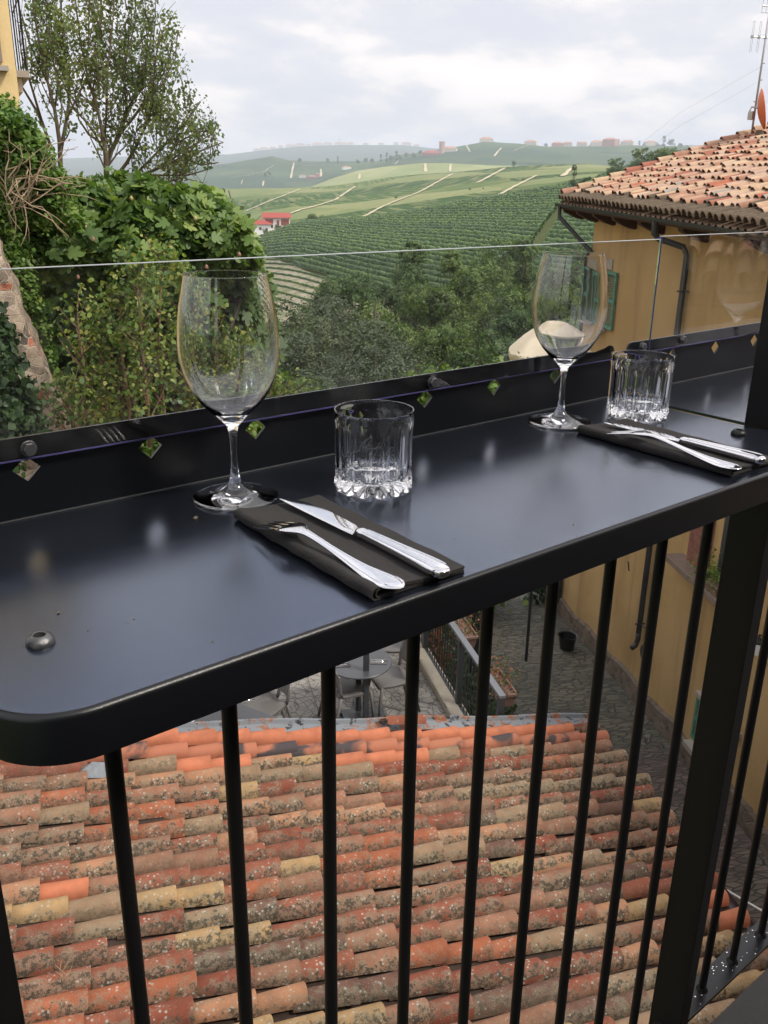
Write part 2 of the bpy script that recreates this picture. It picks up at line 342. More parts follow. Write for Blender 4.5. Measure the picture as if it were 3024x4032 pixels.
# ================================================================== bar counters, railing
TZ=-.300; YF=.470; YB=.812; XL=.104; XR=1.1015; X2=1.1180; X2R=2.12; UPZ=-.2215; LIP=.0345
def counter(x0,x1,label,roundL=True,panel=None,bolts=(),dia=(),ups=None,ubolts=()):
    root=empty('bar_counter',((x0+x1)/2,(YF+YB)/2,TZ),label,'bar counter','black metal bar counters on the balcony railing')
    # top plate with rounded front corners and a lip hanging from its front
    r=.055; out=[]
    for k in range(13): q=PI+ (PI/2)*k/12; out.append((x0+r+r*cos(q),YF+r+r*sin(q)))
    for k in range(13): q=1.5*PI+(PI/2)*k/12; out.append((x1-r+r*cos(q),YF+r+r*sin(q)))
    poly=out+[(x1,YB),(x0,YB)]
    bm=bmesh.new(); vs=[bm.verts.new((p[0],p[1],TZ)) for p in poly]; vb=[bm.verts.new((p[0],p[1],TZ-.004)) for p in poly]
    bm.faces.new(vs); bm.faces.new(vb[::-1]); n=len(poly)
    for k in range(n): bm.faces.new((vs[k],vb[k],vb[(k+1)%n],vs[(k+1)%n]))
    bmesh.ops.recalc_face_normals(bm,faces=bm.faces)
    me=bpy.data.meshes.new('counter_top'); o3=wl(root)
    bmesh.ops.translate(bm,verts=bm.verts,vec=Vector(-o3)); bm.to_mesh(me); bm.free(); me.materials.append(METAL); addobj('counter_top',me,root)
    # lip : follows front outline, rolled top edge standing just outside the plate
    lip=[(x,y) for x,y in out]; prof=[(0,.0),(.0016,-.0005),(.0032,-.002),(.004,-.0045),(.004,-LIP),(.0005,-LIP)]
    secs=[]
    for i,(x,y) in enumerate(lip):
        if i<13: q=PI+(PI/2)*i/12
        else: q=1.5*PI+(PI/2)*(i-13)/12
        nx,ny=cos(q),sin(q); secs.append([(x+nx*a,y+ny*a,TZ+b) for a,b in prof])
    MB().loft(secs).build('front_lip',METAL2,root,smooth=True,sharp=50)
    # upstand with diamond cut-outs
    ux0,ux1=ups; b=bmesh.new(); zb,zt=TZ+.0005,UPZ; zc=-.2522; hw,hh=.0128,.0122; xs=sorted(dia)
    def V(x,z): return b.verts.new((x,YB,z))
    cells=[]; edges=[ux0]+[(xs[i]+xs[i+1])/2 for i in range(len(xs)-1)]+[ux1]
    rc=.009
    for i,xc in enumerate(xs):
        xa,xb=edges[i],edges[i+1]
        L,Rr,T,B=(xc-hw,zc),(xc+hw,zc),(xc,zc+hh),(xc,zc-hh)
        tl=[(xa,zt)]; tr=[(xb,zt)]
        if i==0: tl=[(xa+rc-rc*cos(q),zt-rc+rc*sin(q)) for q in [PI/2*k/5 for k in range(5,-1,-1)]]
        if i==len(xs)-1: tr=[(xb-rc+rc*cos(q),zt-rc+rc*sin(q)) for q in [PI/2*k/5 for k in range(6)]]
        for poly in ([(xa,zc),L,T,(xc,zt)]+tl,[(xc,zt),T,Rr,(xb,zc)]+tr[::-1],[(xa,zc),(xa,zb),(xc,zb),B,L],[(xc,zb),(xb,zb),(xb,zc),Rr,B]):
            try: b.faces.new([V(*p) for p in poly])
            except ValueError: pass
    bmesh.ops.remove_doubles(b,verts=b.verts,dist=1e-5)
    ret=bmesh.ops.extrude_face_region(b,geom=list(b.faces)); bmesh.ops.translate(b,verts=[v for v in ret['geom'] if isinstance(v,bmesh.types.BMVert)],vec=(0,.003,0))
    bmesh.ops.recalc_face_normals(b,faces=b.faces); bmesh.ops.translate(b,verts=b.verts,vec=Vector(-o3))
    me=bpy.data.meshes.new('upstand'); b.to_mesh(me); b.free(); me.materials.append(METAL2); addobj('upstand',me,root)
    # small weld fillet at the fold
    MB().prism([(ux0,YB-.0014,TZ+.0004),(ux0,YB,TZ+.0004),(ux0,YB,TZ+.0016)],(ux1-ux0,0,0)).build('fold',METAL2,root)
    if panel:
        px0,px1,zb2,zt2=panel
        p=MB().box(((px0+px1)/2,YB-.0047,(zb2+zt2)/2),(px1-px0,.005,zt2-zb2)).build('clear_panel',ACRYL,root)
        e=MB().box(((px0+px1)/2,YB-.0047,zb2-.0009),(px1-px0,.006,.0013))
        e.build('film_edge',FILM,p)
        MB().box((px0-.0009,YB-.0047,(zb2+zt2)/2),(.0014,.0058,zt2-zb2)).build('film_edge',FILM,p)
        MB().box(((px0+px1)/2,YB-.0047,zt2+.0004),(px1-px0,.005,.0006)).build('cut_edge',CLEARED,p)
    for (x,z) in ubolts:     # hex bolts clamping the panel
        m=MB(); R=.0062
        m.prism([(x+R*cos(PI/3*k),YB-.0085,z+R*sin(PI/3*k)) for k in range(6)],(0,-.0045,0)); 
        V0=[(x+.0075*cos(PI/12*k),YB-.0073,z+.0075*sin(PI/12*k)) for k in range(24)]; m.prism(V0,(0,-.0012,0)); m.build('hex_bolt',BOLT,root,bevel=.0006)
    for (x,y) in bolts:      # dome socket screws
        m=MB(); R=.0098
        def rf(i,r,q): return (r,prof2[i][1])
        prof2=[(R,0),(R,.0012),(R*.93,.0035),(R*.75,.0055),(R*.5,.0066),(R*.42,.0062),(R*.38,.0025),(.0004,.0022)]
        m.lathe(prof2,24,(x,y,TZ+.0002)); m.build('dome_screw',BOLT if x<.5 else DARK,root,smooth=True,sharp=40)
    return root
D1=[.234+.1216*k for k in range(7)]
counter(XL,XR,'near bar counter with rounded corner, laid with two napkins and two tumblers',
        panel=(XL+.004,1.1655,-.240,-.0745),bolts=[(.157,.566),(1.054,.577)],dia=D1,ups=(XL+.03,1.088),ubolts=[(.236,-.2315),(.725,-.2312),(1.149,-.2295)])
counter(X2,X2R,'second black bar counter beyond the upright post at right, holding one wine glass',
        panel=(1.1685,2.1,-.2375,-.0705),bolts=[(1.17,.577)],dia=[1.2435+.1216*k for k in range(7)],ups=(1.121,2.1),ubolts=[(1.253,-.2282),(1.74,-.2282)])
# railing
YR=.577
rail=empty('balcony_railing',(1.1,YR,-1.38),'black balcony railing of thin round bars under the bar counters','railing')
for x in [.202+.1015*k for k in range(9)]+[1.233+.1015*k for k in range(9)]:
    m=MB(); m.tube([(x,YR,-1.379),(x,YR,-.3402)],.0068,12); m.tube([(x,YR,-1.379),(x,YR,-1.372)],[.011,.0075],12); m.build('baluster',DARK,rail,smooth=True,sharp=60)
for x0 in (-.07+.147-.0,1.1165,2.135):
    m=MB().box((x0+.0135,YR,-.2+.0),(.027,.058,2.5)); m.build('post',DARK,rail,bevel=.0012)
MB().box((.61,YR,-.3385),(.99,.042,.004)).build('top_rail',DARK,rail)
MB().box((1.64,YR,-.3385),(.98,.042,.004)).build('top_rail',DARK,rail)
MB().box((1.64,YR,-1.383),(.985,.044,.008)).build('bottom_rail',METAL2,rail,bevel=.001)
MB().box((.61,YR,-1.463),(1.005,.044,.008)).build('bottom_rail',METAL,rail,bevel=.001)
m=MB(); m.tube([(1.1165,.575,-1.395),(1.105,.575,-1.395)],.019,24); m.tube([(1.105,.575,-1.395),(1.093,.575,-1.395)],[.013,.011],6); m.build('clamp_bolt',DARK,rail,smooth=True,sharp=30)
deck=MB().box((1.0,-1.2,-1.395),(6,3.42,.12)).build('balcony_deck',BROWNB); tag(deck,kind='structure')
rd=random.Random(5)
m=MB()
for k in range(60):
    x,y=(1.2+rd.random()*.32,YR+rd.uniform(-.018,.018)); R=rd.uniform(.0006,.002); m.lathe([(R,0),(R*.8,R*.5),(R*.2,R*.8)],8,(x,y,-1.3789))
o=m.build('water_drops',GLASS,None,smooth=True); tag(o,'tiny water drops lying on the bottom rail of the balcony railing','water',kind='stuff')
# crumbs
CR=[(230,2415,2),(345,2482,1.2),(505,2452,1.1),(527,2438,1.3),(836,2525,1.3),(770,2043,4),(1788,2120,1.2),(2258,2065,1.6),(2145,2112,1.2)]
m=MB()
for px,py,sz in CR:
    p=onz(px,py,TZ); R=sz*.0006; m.lathe([(R,0.0003),(R*1.1,R*.6),(R*.3,R)],6,p+np.array([0,0,.0001]),rf=lambda i,r,q:r*(1.+.4*sin(2*q)))
o=m.build('crumbs',simple('crumb',(.12,.09,.06),.9),None); tag(o,'tiny dark crumbs scattered over the near counter top','crumbs',kind='stuff')
# ------------------------------------------------------------------ glasses
def wine_glass(x,y,label):
    H=.218; k=1.
    out=[(.0005,0),(.036,0.0002),(.0415,.0009),(.0425,.0018),(.0418,.0026),(.030,.0046),(.016,.0075),(.0085,.0125),(.0052,.020),(.0036,.032),(.0031,.045),(.0034,.060),(.0042,.068),(.0065,.0755),(.0125,.0815),(.022,.0900),(.0315,.1005),(.0395,.1135),(.0450,.128),(.0477,.143),(.0481,.156),(.0470,.172),(.0445,.190),(.0405,.208),(.0385,.2172),(.0384,.2178),(.0382,H)]
    inn=[(.0379,H),(.0377,.2178),(.0378,.2172),(.0398,.208),(.0438,.190),(.0463,.172),(.0474,.156),(.0470,.143),(.0443,.128),(.0387,.1137),(.0305,.1012),(.0205,.0912),(.0105,.0850),(.0003,.0828)]
    m=MB((x,y,TZ+.0003)); m.lathe([(r,z) for r,z in out]+inn,72,(x,y,TZ+.0003))
    o=m.build('wine_glass',GLASS,None,smooth=True,sharp=38)
    return tag(o,label,'wine glass','empty stemmed wine glasses on the counters')
wine_glass(.4135,.747,'largest, nearest empty wine glass left of the first tumbler')
wine_glass(.9117,.7545,'empty wine glass left of the second tumbler, in front of the cream canopy')
wine_glass(1.515,.745,'empty wine glass cut off by the right frame edge, on the second counter')
def tumbler(x,y,label,rot=0):
    n=168; NF=14; R=.0408; H=.0845
    def fl(q): return abs(sin(NF*q/2+rot))      # 0 at the ridge, 1 mid flute
    def prof(i,r,q):
        z=P[i][1]; f=fl(q); kind=P[i][2]
        if kind=='o': rr=r-.0020*f*min(1,max(0,(.074-z)/.004))*(1. if z>.016 else .6)+(.0012*(1-f) if z<.014 else 0); return (rr,z)
        if kind=='b': return (r+ .0022*(f-.3),z+ .0042*(1-f)**1.2)
        if kind=='u': return (r,z+.0022*abs(sin(14*q)))
        if kind=='s': return (r,z+.0012*sin(14*q))
        return (r,z)
    P=[(.0004,.0062,'s'),(.010,.0050,'u'),(.022,.0034,'u'),(.031,.0012,'u'),(.0345,.0002,'b'),(.0385,.0020,'b'),(.0402,.0085,'o'),(.0398,.0135,'o'),(.0400,.018,'o'),(.0402,.03,'o'),(.0404,.045,'o'),(.0406,.060,'o'),(.0407,.069,'o'),(.0408,.0735,'o'),(.0408,.078,'i'),(.0409,.0835,'i'),(.0403,.0847,'i'),(.0391,.0843,'i'),(.0388,.078,'i'),(.0385,.06,'i'),(.0382,.035,'i'),(.0378,.022,'i'),(.0355,.0175,'i'),(.030,.0162,'i'),(.018,.0155,'i'),(.0004,.0152,'i')]
    m=MB((x,y,TZ+.0003)); m.lathe([(a,b) for a,b,c in P],n,(x,y,TZ+.0003),rf=prof)
    o=m.build('tumbler',GLASS,None,smooth=True,sharp=28)
    return tag(o,label,'tumbler','fluted water tumblers on the counter')
tumbler(.5425,.688,'nearer fluted tumbler with star-cut base, behind the first napkin',.2)
tumbler(1.0245,.713,'farther fluted tumbler beside the second wine glass near the post',.6)
# ------------------------------------------------------------------ napkins & cutlery
def napkin(x0,x1,y0,y1,label,sk=0.):
    m=MB(((x0+x1)/2,(y0+y1)/2,TZ)); w=x1-x0
    NY=26
    def sheet(path,th):
        # path in (x,z); thick ribbon extruded over y
        path=np.array(path); secs=[]
        nor=[]
        for i in range(len(path)):
            t=path[min(i+1,len(path)-1)]-path[max(i-1,0)]; t=t/np.linalg.norm(t); nor.append(np.array([-t[1],t[0]]))
        nor=np.array(nor); a=path+nor*th/2; b=path-nor*th/2; ring=np.concatenate([a,b[::-1]])
        for k in range(NY+1):
            y=y0+(y1-y0)*k/NY; s=sk*(k/NY); wob=.0007*sin(k*1.3)+.0004*sin(k*3.1)
            secs.append([(px+x0+s+wob*(1-min(1,px/w)),y+.0018*sin(px*60),pz+TZ+ (.0004*sin(k*.9+px*40)) *(1 if pz>.003 else 0)) for px,pz in ring])
        m.loft(secs)
    def path(R,zc,xin,top,bot,xe):
        P=[(xe,bot)]+[(xin+(xe-xin)*(1-k/6)**1.,bot+0*k) for k in range(1,6)]
        for k in range(13):
            q=-PI/2-PI*k/12; P.append((xin+R*cos(q),zc+R*sin(q)))
        for k in range(1,10):
            f=k/9; P.append((xin+(xe-xin)*f, top+(zc+R-top)*(1-f)**4))
        return P
    sheet(path(.0050,.0060,.0056,.0052,.0010,w),.0014)
    sheet(path(.0030,.0056,.0078,.0038,.0024,w-.001),.0011)
    o=m.build('napkin',NAPKIN,None,smooth=True,sharp=50)
    return tag(o,label,'napkin','folded black napkins under the cutlery')
napkin(.3755,.4715,.477,.692,'folded dark napkin under the nearer fork and knife, right of the largest wine glass',.004)
napkin(.8790,.9760,.483,.703,'folded dark napkin under the farther fork and knife, near the post',.006)
def sect(c,w,t,n=10,axis=(1,0,0),up=(0,0,1),ex=2.6,groove=0.):
    c=np.asarray(c,float); A=np.asarray(axis,float);U=np.asarray(up,float); P=[]
    for k in range(n):
        q=2*PI*k/n; a=cos(q); b=sin(q); a=math.copysign(abs(a)**(2/ex),a); b=math.copysign(abs(b)**(2/ex),b)
        bb=b
        if groove and b>0: bb=b*(1-groove*(1 if .55<abs(a)<.8 else 0))
        P.append(c+A*a*w/2+U*bb*t/2)
    return P
def fork(ptip,pend,z,label):
    ptip=np.array([ptip[0],ptip[1],0.]); pend=np.array([pend[0],pend[1],0.]); L=np.linalg.norm(pend-ptip); d=(pend-ptip)/L; s=np.array([-d[1],d[0],0]); k=L/.19
    def P(u,off=0.,h=0.): return ptip+d*u*k+s*off+np.array([0,0,z+h])
    def hh(u): return float(np.interp(u,[0,.008,.02,.035,.047,.058,.068,.085,.11,.14,.165,.182,.19],[.0008,.0020,.0052,.0090,.0112,.0118,.0116,.0098,.0066,.0034,.0022,.0026,.0022]))
    m=MB(((ptip+pend)/2)+np.array([0,0,z]))
    # handle + head
    us=[.040,.044,.049,.055,.061,.066,.070,.076,.085,.10,.115,.13,.143,.155,.163,.168,.173,.177,.181,.185,.188,.190]
    ws=[.0245,.0246,.0240,.0205,.0130,.0080,.0068,.0060,.0058,.0062,.0078,.0104,.0135,.0170,.0192,.0200,.0212,.0200,.0182,.0135,.0085,.0030]
    ts=[.0018,.0019,.0020,.0024,.0030,.0036,.0038,.0038,.0036,.0032,.003,.0028,.0026,.0026,.0026,.0026,.0026,.0026,.0026,.0024,.0022,.001]
    def fr(u):
        dz=(hh(u+.002)-hh(u-.002))/.004; t=d+np.array([0,0,dz]); t/=np.linalg.norm(t); return np.cross(s,t)*(-1 if np.cross(s,t)[2]<0 else 1)
    m.loft([sect(P(u,0,hh(u)),w*(1.16 if u>.1 else 1.05),t,28,s,fr(u),2.3,0.) for u,w,t in zip(us,ws,ts)])
    # thread line raised round the handle outline
    for sg in (-1,1):
        m.tube([P(u,sg*w*.36,hh(u)+t*.42) for u,w,t in list(zip(us,ws,ts))[5:20]],.00055,6)
    for q in range(4):
        off=(-.0105+.007*q)
        uu=[.0,.004,.012,.022,.033,.042,.046]
        m.loft([sect(P(u+(.002 if q in(0,3) else 0)*(1-u/.046),off*(1 if u>.02 else .96),hh(u)),w,t,10,s,fr(max(u,.002)),2.2) for u,w,t in zip(uu,[.0010,.0022,.0030,.0034,.0036,.0040,.0062],[.0008,.0014,.0018,.002,.002,.002,.0019])])
    o=m.build('fork',SILVER,None,smooth=True,sharp=50)
    return tag(o,label,'fork','silver forks lying on the napkins')
def knife(ptip,pend,z,label,side=1):
    ptip=np.array([ptip[0],ptip[1],0.]); pend=np.array([pend[0],pend[1],0.]); L=np.linalg.norm(pend-ptip); d=(pend-ptip)/L; s=np.array([-d[1],d[0],0]); k=L/.215; up=np.array([0,0,1.])
    root=empty('table_knife',(ptip+pend)/2+np.array([0,0,z]),label,'knife','silver knives lying on the napkins')
    def P(u,off=0.,h=0.): return ptip+d*u*k+s*off+np.array([0,0,z+h])
    b=MB(); uu=[0,.003,.010,.022,.04,.06,.08,.095,.104,.110]
    wid=[.0012,.005,.0105,.0152,.0182,.0188,.0180,.0165,.0130,.0085]; th=[.0006,.0009,.0011,.0013,.0014,.0015,.0017,.0020,.0030,.0055]
    secs=[]
    for u,w,t in zip(uu,wid,th):
        c0=side*(.0094-w/2)*.9; secs.append([P(u,c0+side*w/2,.0045),P(u,c0+side*w*.2,.0045+t/2),P(u,c0-side*w/2,.0045+t*.12),P(u,c0-side*w/2,.0045-t*.12),P(u,c0+side*w*.2,.0045-t/2)])
    b.loft(secs); b.build('blade',SILVER,root,smooth=True,sharp=25)
    h=MB(); us=[.106,.108,.111,.114,.116,.120,.128,.14,.155,.17,.183,.193,.199,.204,.208,.212,.2145,.215]
    ws=[.006,.0100,.0112,.0104,.0094,.0100,.0108,.0118,.0130,.0145,.0160,.0172,.0176,.0168,.0160,.0128,.007,.002]
    ts=[.004,.0078,.0088,.0084,.0078,.0080,.0084,.0088,.0092,.0096,.010,.0102,.0102,.0100,.0094,.0078,.005,.002]
    h.loft([sect(P(u,0,.0045),w,t,30,s,up,3.,0) for u,w,t in zip(us,ws,ts)])
    for sg in (-1,1):
        h.tube([P(u,sg*w*.33,.0045+t*.47) for u,w,t in list(zip(us,ws,ts))[4:15]],.0006,6)
        h.tube([P(u,sg*w*.22,.0045+t*.485) for u,w,t in list(zip(us,ws,ts))[5:14]],.0004,6)
    h.build('handle',SILVER,root,smooth=True,sharp=50)
    return root
fork((.3845,.650),(.3965,.4665),TZ+.0084,'silver fork with four tines down, on the nearer napkin')
knife((.4375,.690),(.4395,.4625),TZ+.0075,'silver table knife on the nearer napkin, beside the first tumbler',-1)
fork((.8975,.662),(.8850,.4760),TZ+.0086,'silver fork seen edge-on, on the farther napkin')
knife((.9300,.690),(.9330,.4745),TZ+.0075,'silver table knife on the farther napkin, below the second tumbler',-1)
# ================================================================== near tiled roof below the balcony
def tile_fan(org,D,Q,N,L,r0,r1,seg=8,lift=.0,arc=PI,end=True):
    """convex barrel tile: starts at org (upper narrow end r0) runs along D, wide end r1"""
    V=[];Fc=[]
    for (u,r,z) in ((0,r0,0),(L*.5,(r0+r1)/2,lift*.5),(L,r1,lift)):
        for k in range(seg+1):
            q=(PI-arc)/2+arc*k/seg; V.append(org+D*u+Q*(r*cos(q))+N*(r*sin(q)*1.2+z))
    n=seg+1
    for i in range(2):
        for k in range(seg): Fc.append((i*n+k,i*n+k+1,(i+1)*n+k+1,(i+1)*n+k))
    ends=[]
    if end:
        b=len(V)
        for k in range(seg+1):
            q=(PI-arc)/2+arc*k/seg; r=r1-.014; V.append(org+D*L+Q*(r*cos(q))+N*(r*sin(q)*1.2+lift))
        for k in range(seg+1):
            q=(PI-arc)/2+arc*k/seg; r=r1-.014; V.append(org+D*(L-.07)+Q*(r*.97*cos(q))+N*(r*sin(q)*.85+lift-.004))
        for k in range(seg): ends.append((2*n+k,2*n+k+1,b+k+1,b+k)); 
        for k in range(seg): ends.append((b+k,b+k+1,b+n+k+1,b+n+k))
    return V,Fc,ends
E3=nrm([.415,.91,0]); AZ=rad(109); DP=rad(10.7)
D3=np.array([sin(AZ)*cos(DP),cos(AZ)*cos(DP),-sin(DP)]); N3=nrm(np.cross(E3,D3)); N3=N3 if N3[2]>0 else -N3
Q3=np.cross(N3,D3); P03=ray(2290,2860)*10.2
GQ=tuple(Q3); GO=float(P03.dot(Q3))-.10-.096
TILES=m_tiles('weathered_barrel_tiles')
low=empty('low_building',(4.2,4.2,-11),'low tiled building directly below the balcony, its lichened roof filling the foreground','building')
rt=random.Random(21)
PITCH=.192; EXP=.345; NR=29; NC=27
mw=MB(); mn=MB(); ms=MB()
for j in range(NR):
    q=-.10-PITCH*j; dend=.095*q
    off=rt.uniform(-.12,.12); mul=1+rt.uniform(-.02,.02)
    runv=rt.random()
    for i in range(NC):
        u=dend-EXP*(i+1)*mul-off*0.4+rt.uniform(-.04,.04)
        rr=.083+rt.uniform(-.006,.007); L=.43+rt.uniform(-.02,.02)
        yaw=rt.uniform(-.045,.045); roll=rt.uniform(-.10,.10)
        Dq=nrm(D3+Q3*yaw+N3*rt.uniform(-.012,.012)); Qq=nrm(Q3-D3*yaw+N3*roll)
        Nq=np.cross(Dq,Qq); Nq=Nq if Nq[2]>0 else -Nq
        bow=.02*sin((u+j*1.7)*.7)
        o=P03+D3*u+Q3*(q+bow+rt.uniform(-.008,.008))+N3*(.0+.022*sin(u*.8+j*.35)+rt.uniform(-.004,.004))
        V,Fc,en=tile_fan(o,Dq,Qq,Nq,L,rr*.78,rr,9,.030)
        r=rt.random(); pj=P03+D3*u+Q3*q
        if j==0 and i>0 or (j==2 and i in (6,7,8,11,12)) : tgt=mn; a=.5
        elif j==1: tgt=ms; a=.5
        elif r<.018: tgt=mn; a=.5
        else:
            tgt=mw
            if rt.random()<.35: a=runv
            else: a=rt.random()
            runv=a
            if i>16 and j<16 and rt.random()<.5: a=rt.choice([.02,.05,.6,.2])
            a=min(a,.95)
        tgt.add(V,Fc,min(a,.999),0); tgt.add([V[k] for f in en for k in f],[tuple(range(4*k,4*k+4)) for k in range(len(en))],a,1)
        # channel tile between this row and the next
    # bedding under the row (channel tiles, row-gap shade put into their dark colour)
for j in range(NR):
    q=-.10-PITCH*(j+.5)
    for i in range(NC):
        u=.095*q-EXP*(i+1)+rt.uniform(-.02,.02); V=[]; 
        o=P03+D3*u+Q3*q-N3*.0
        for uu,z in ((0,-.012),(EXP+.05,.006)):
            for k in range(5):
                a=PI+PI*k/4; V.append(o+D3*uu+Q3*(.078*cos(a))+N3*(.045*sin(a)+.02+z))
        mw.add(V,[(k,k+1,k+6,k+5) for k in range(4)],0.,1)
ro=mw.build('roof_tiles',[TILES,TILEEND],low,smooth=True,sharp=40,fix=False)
mn.build('new_tiles',[TILENEW,TILEEND],ro,smooth=True,sharp=40,fix=False); ms.build('scorched_tiles',[SCORCH,TILEEND],ro,smooth=True,sharp=40,fix=False)
# loose tile lying across the top row
V,Fc,en=tile_fan(P03+D3*(-2.35)+Q3*(-.02)+N3*.085,nrm(D3-Q3*.03),Q3,N3,.40,.08,.095,9,.0,2.0)
MB().add(V,Fc,.60).build('loose_tile',TILES,ro,smooth=True)
# deck under tiles
def rp(u,q,n=0.): return P03+D3*u+Q3*q+N3*n
m=MB(); m.prism([rp(.03,.12,-.05),rp(-NC*EXP,.12,-.05),rp(-NC*EXP,-NR*PITCH,-.05),rp(-.45,-NR*PITCH,-.05)],-N3*.12); m.build('roof_deck',TILEEND,low)
# flashing along the verge: sloping sheet + lip
m=MB()
for k in range(30):
    u0=.12-k*.33; u1=u0-.33
    w0=.012*sin(k*1.3); w1=.012*sin((k+1)*1.3)
    m.add([rp(u0,-.045,.04),rp(u1,-.045,.04),rp(u1,.085,.05+w1),rp(u0,.085,.05+w0),rp(u1,.10,.085+w1),rp(u0,.10,.085+w0),rp(u1,.125,.085+w1),rp(u0,.125,.085+w0),rp(u1,.125,-.3),rp(u0,.125,-.3)],[(0,1,2,3),(3,2,4,5),(5,4,6,7),(7,6,8,9)])
m.build('verge_flashing',FLASH,low)
# eave gutter
ev=lambda q,n=0.,d=0.: rp(.095*q+d,q,n)
m=MB(); secs=[]
for q in (.1,-2.9,-5.7):
    secs.append([ev(q,-.02+ -.07*sin(PI*k/8),.10-.075*cos(PI*k/8)) for k in range(9)]+[ev(q,-.02-.062*sin(PI*k/8),.10-.067*cos(PI*k/8)) for k in range(8,-1,-1)])
m.loft(secs); m.build('gutter',simple('brown_gutter',(.05,.028,.028),.5,.3,4),low,smooth=True,sharp=50)
# walls
def gz(p): return (p[0],p[1],-12.)
c1=rp(-.35,.1,-.17); c2=rp(-9,.1,-.17); c3=rp(-9,-5.5,-.17); c4=rp(-.85,-5.5,-.17)
m=MB(); T=[c1,c2,c3,c4]; m.add(T+[gz(p) for p in T],[(0,1,5,4),(1,2,6,5),(2,3,7,6),(3,0,4,7),(0,3,2,1)]); m.build('wall',OCHRE,low)
# foil scrap and weeds on the tiles
p=onz(352,3052,P03[2]); 
def onroof(px,py,h=0.):
    r=ray(px,py); tt=(P03+N3*h).dot(N3)/r.dot(N3); return r*tt
p=onroof(352,3050,.10); m=MB(p); m.add([p+D3*-.12+Q3*-.04,p+D3*.11-Q3*.05,p+D3*.02+Q3*.10+N3*.05,p+D3*-.05+Q3*.03+N3*.05,p+D3*.13+Q3*.06+N3*.07,p+D3*.17-Q3*.03+N3*.03],[(0,1,2,3),(1,5,4,2)])
o=m.build('foil_scrap',FOIL,None,fix=False); tag(o,'crumpled grey foil scrap lying on red tiles at upper left of the near roof','litter')
sm=o.modifiers.new('s','SOLIDIFY'); sm.thickness=.004
p=onroof(245,3870,.09); m=MB(p)
for k in range(7):
    a=k*.9; m.tube([p,p+Q3*.04*sin(a)+D3*.02*cos(a*2)+N3*.05,p+Q3*(.03+.05*sin(a))+D3*.05*cos(a)+N3*.09],.0015,4)
o=m.build('dry_weed',TWIG,None); tag(o,'spindly dry weed growing between near roof tiles at lower left','weed')
# ================================================================== yellow house with barrel tile roof
A2=np.array([sin(rad(31)),cos(rad(31)),0]); B2=np.array([cos(rad(31)),-sin(rad(31)),0]); UP=np.array([0,0,1.])
NW=6.99; SC=18.74
def hp(s,n,z): return A2*s+B2*n+UP*z
def onwall(px,py,n=NW): r=ray(px,py); return r*(n/r.dot(B2))
def sn(p): return float(p.dot(A2)),float(p.dot(B2))
ZE=lambda s: -.362-.0201*(19.38-s)
house=empty('yellow_house',hp(9,9,-10),'ochre rendered house across the alley with pale barrel tile roof and long dark gutter','house')
m=MB(); W=[hp(SC,NW,0),hp(SC,18,0),hp(-6,18,0),hp(-6,NW,0)]
top=[(SC,NW,ZE(SC)-.12+.5*.317),(SC,13.2,ZE(SC)-.2+6.7*.317),(SC,18,ZE(SC)-.1+2.2*.317),(-6,18,ZE(-6)+.6),(-6,13.2,ZE(-6)-.2+6.7*.317),(-6,NW,ZE(-6)-.12+.5*.317)]
T=[hp(*q) for q in top]; B=[hp(q[0],q[1],-14) for q in top]; n=len(T)
m.add(T+B,[(k,(k+1)%n,(k+1)%n+n,k+n) for k in range(n)]+[tuple(range(n))]); m.build('wall',OCHRE,house)
# plinth
m=MB(); pz=lambda s:-8.2-.083*s
# street-side plinth follows the falling street, with irregular top
V=[];Fc=[]; ss=np.linspace(SC+.1,-6,60)
for i,s in enumerate(ss):
    h=pz(s)+.38+.05*sin(s*3.1)+.03*sin(s*7.7); V+= [hp(s,NW-.10-.02*sin(s*5),h-.5),hp(s,NW-.07,h-.04),hp(s,NW+.01,h)]
for i in range(59):
    for k in range(2): Fc.append((i*3+k,i*3+k+1,i*3+k+4,i*3+k+3))
m.add(V,Fc); m.build('stone_plinth',PLINTH,house)
# roof tiles
ru=nrm(B2+UP*.317); 
def roofpt(s,n,h=0.): return hp(s,n,ZE(s)+(n-6.5)*.317+h)
SHADEEND=simple('shaded_tile_ends',(.13,.085,.055),.95,.5,20,.3)  # shade in tile mouths and channels put into the colour
m=MB(); r2=random.Random(3); P2=.205; EX=.36; sdir=nrm(A2+UP*.0201); rn=np.cross(sdir,ru); rn=rn if rn[2]>0 else -rn
ncol=int((19.45+1.2)/P2)
for cidx in range(ncol):
    s=19.45-.08-P2*cidx; 
    off=r2.uniform(0,.12)
    for i in range(19):
        n1=6.42+i*EX*cos(.307)+ (0 if i==0 else off+r2.uniform(-.05,.05)); 
        # lower (wide) end at n1, tile runs upslope; model from upper to lower
        L=.46; rr=.086+r2.uniform(-.006,.008)
        o=roofpt(s+r2.uniform(-.008,.008),n1,.04+r2.uniform(-.005,.012))+ru*L
        V,Fc,en=tile_fan(o,-nrm(ru+sdir*r2.uniform(-.04,.04)),sdir,rn,L,rr*.78,rr,6,.032)
        a=r2.random(); m.add(V,Fc,a,2 if (i==0 or (i==1 and r2.random()<.25)) else 0); m.add([V[k] for f in en for k in f],[tuple(range(4*k,4*k+4)) for k in range(len(en))],a,1)
for cidx in range(ncol):
    s=19.45-.08-P2*(cidx+.5)
    V=[]
    for n_ in (6.40,13.4):
        for k in range(5): a=PI+PI*k/4; V.append(roofpt(s,n_,.03)+sdir*.09*cos(a)+rn*(.04*sin(a)))
    m.add(V,[(k,k+1,k+6,k+5) for k in range(4)],.2,1)
ro2=m.build('roof_tiles',[TILES2,SHADEEND,MOSSY],house,smooth=True,sharp=40,fix=False)
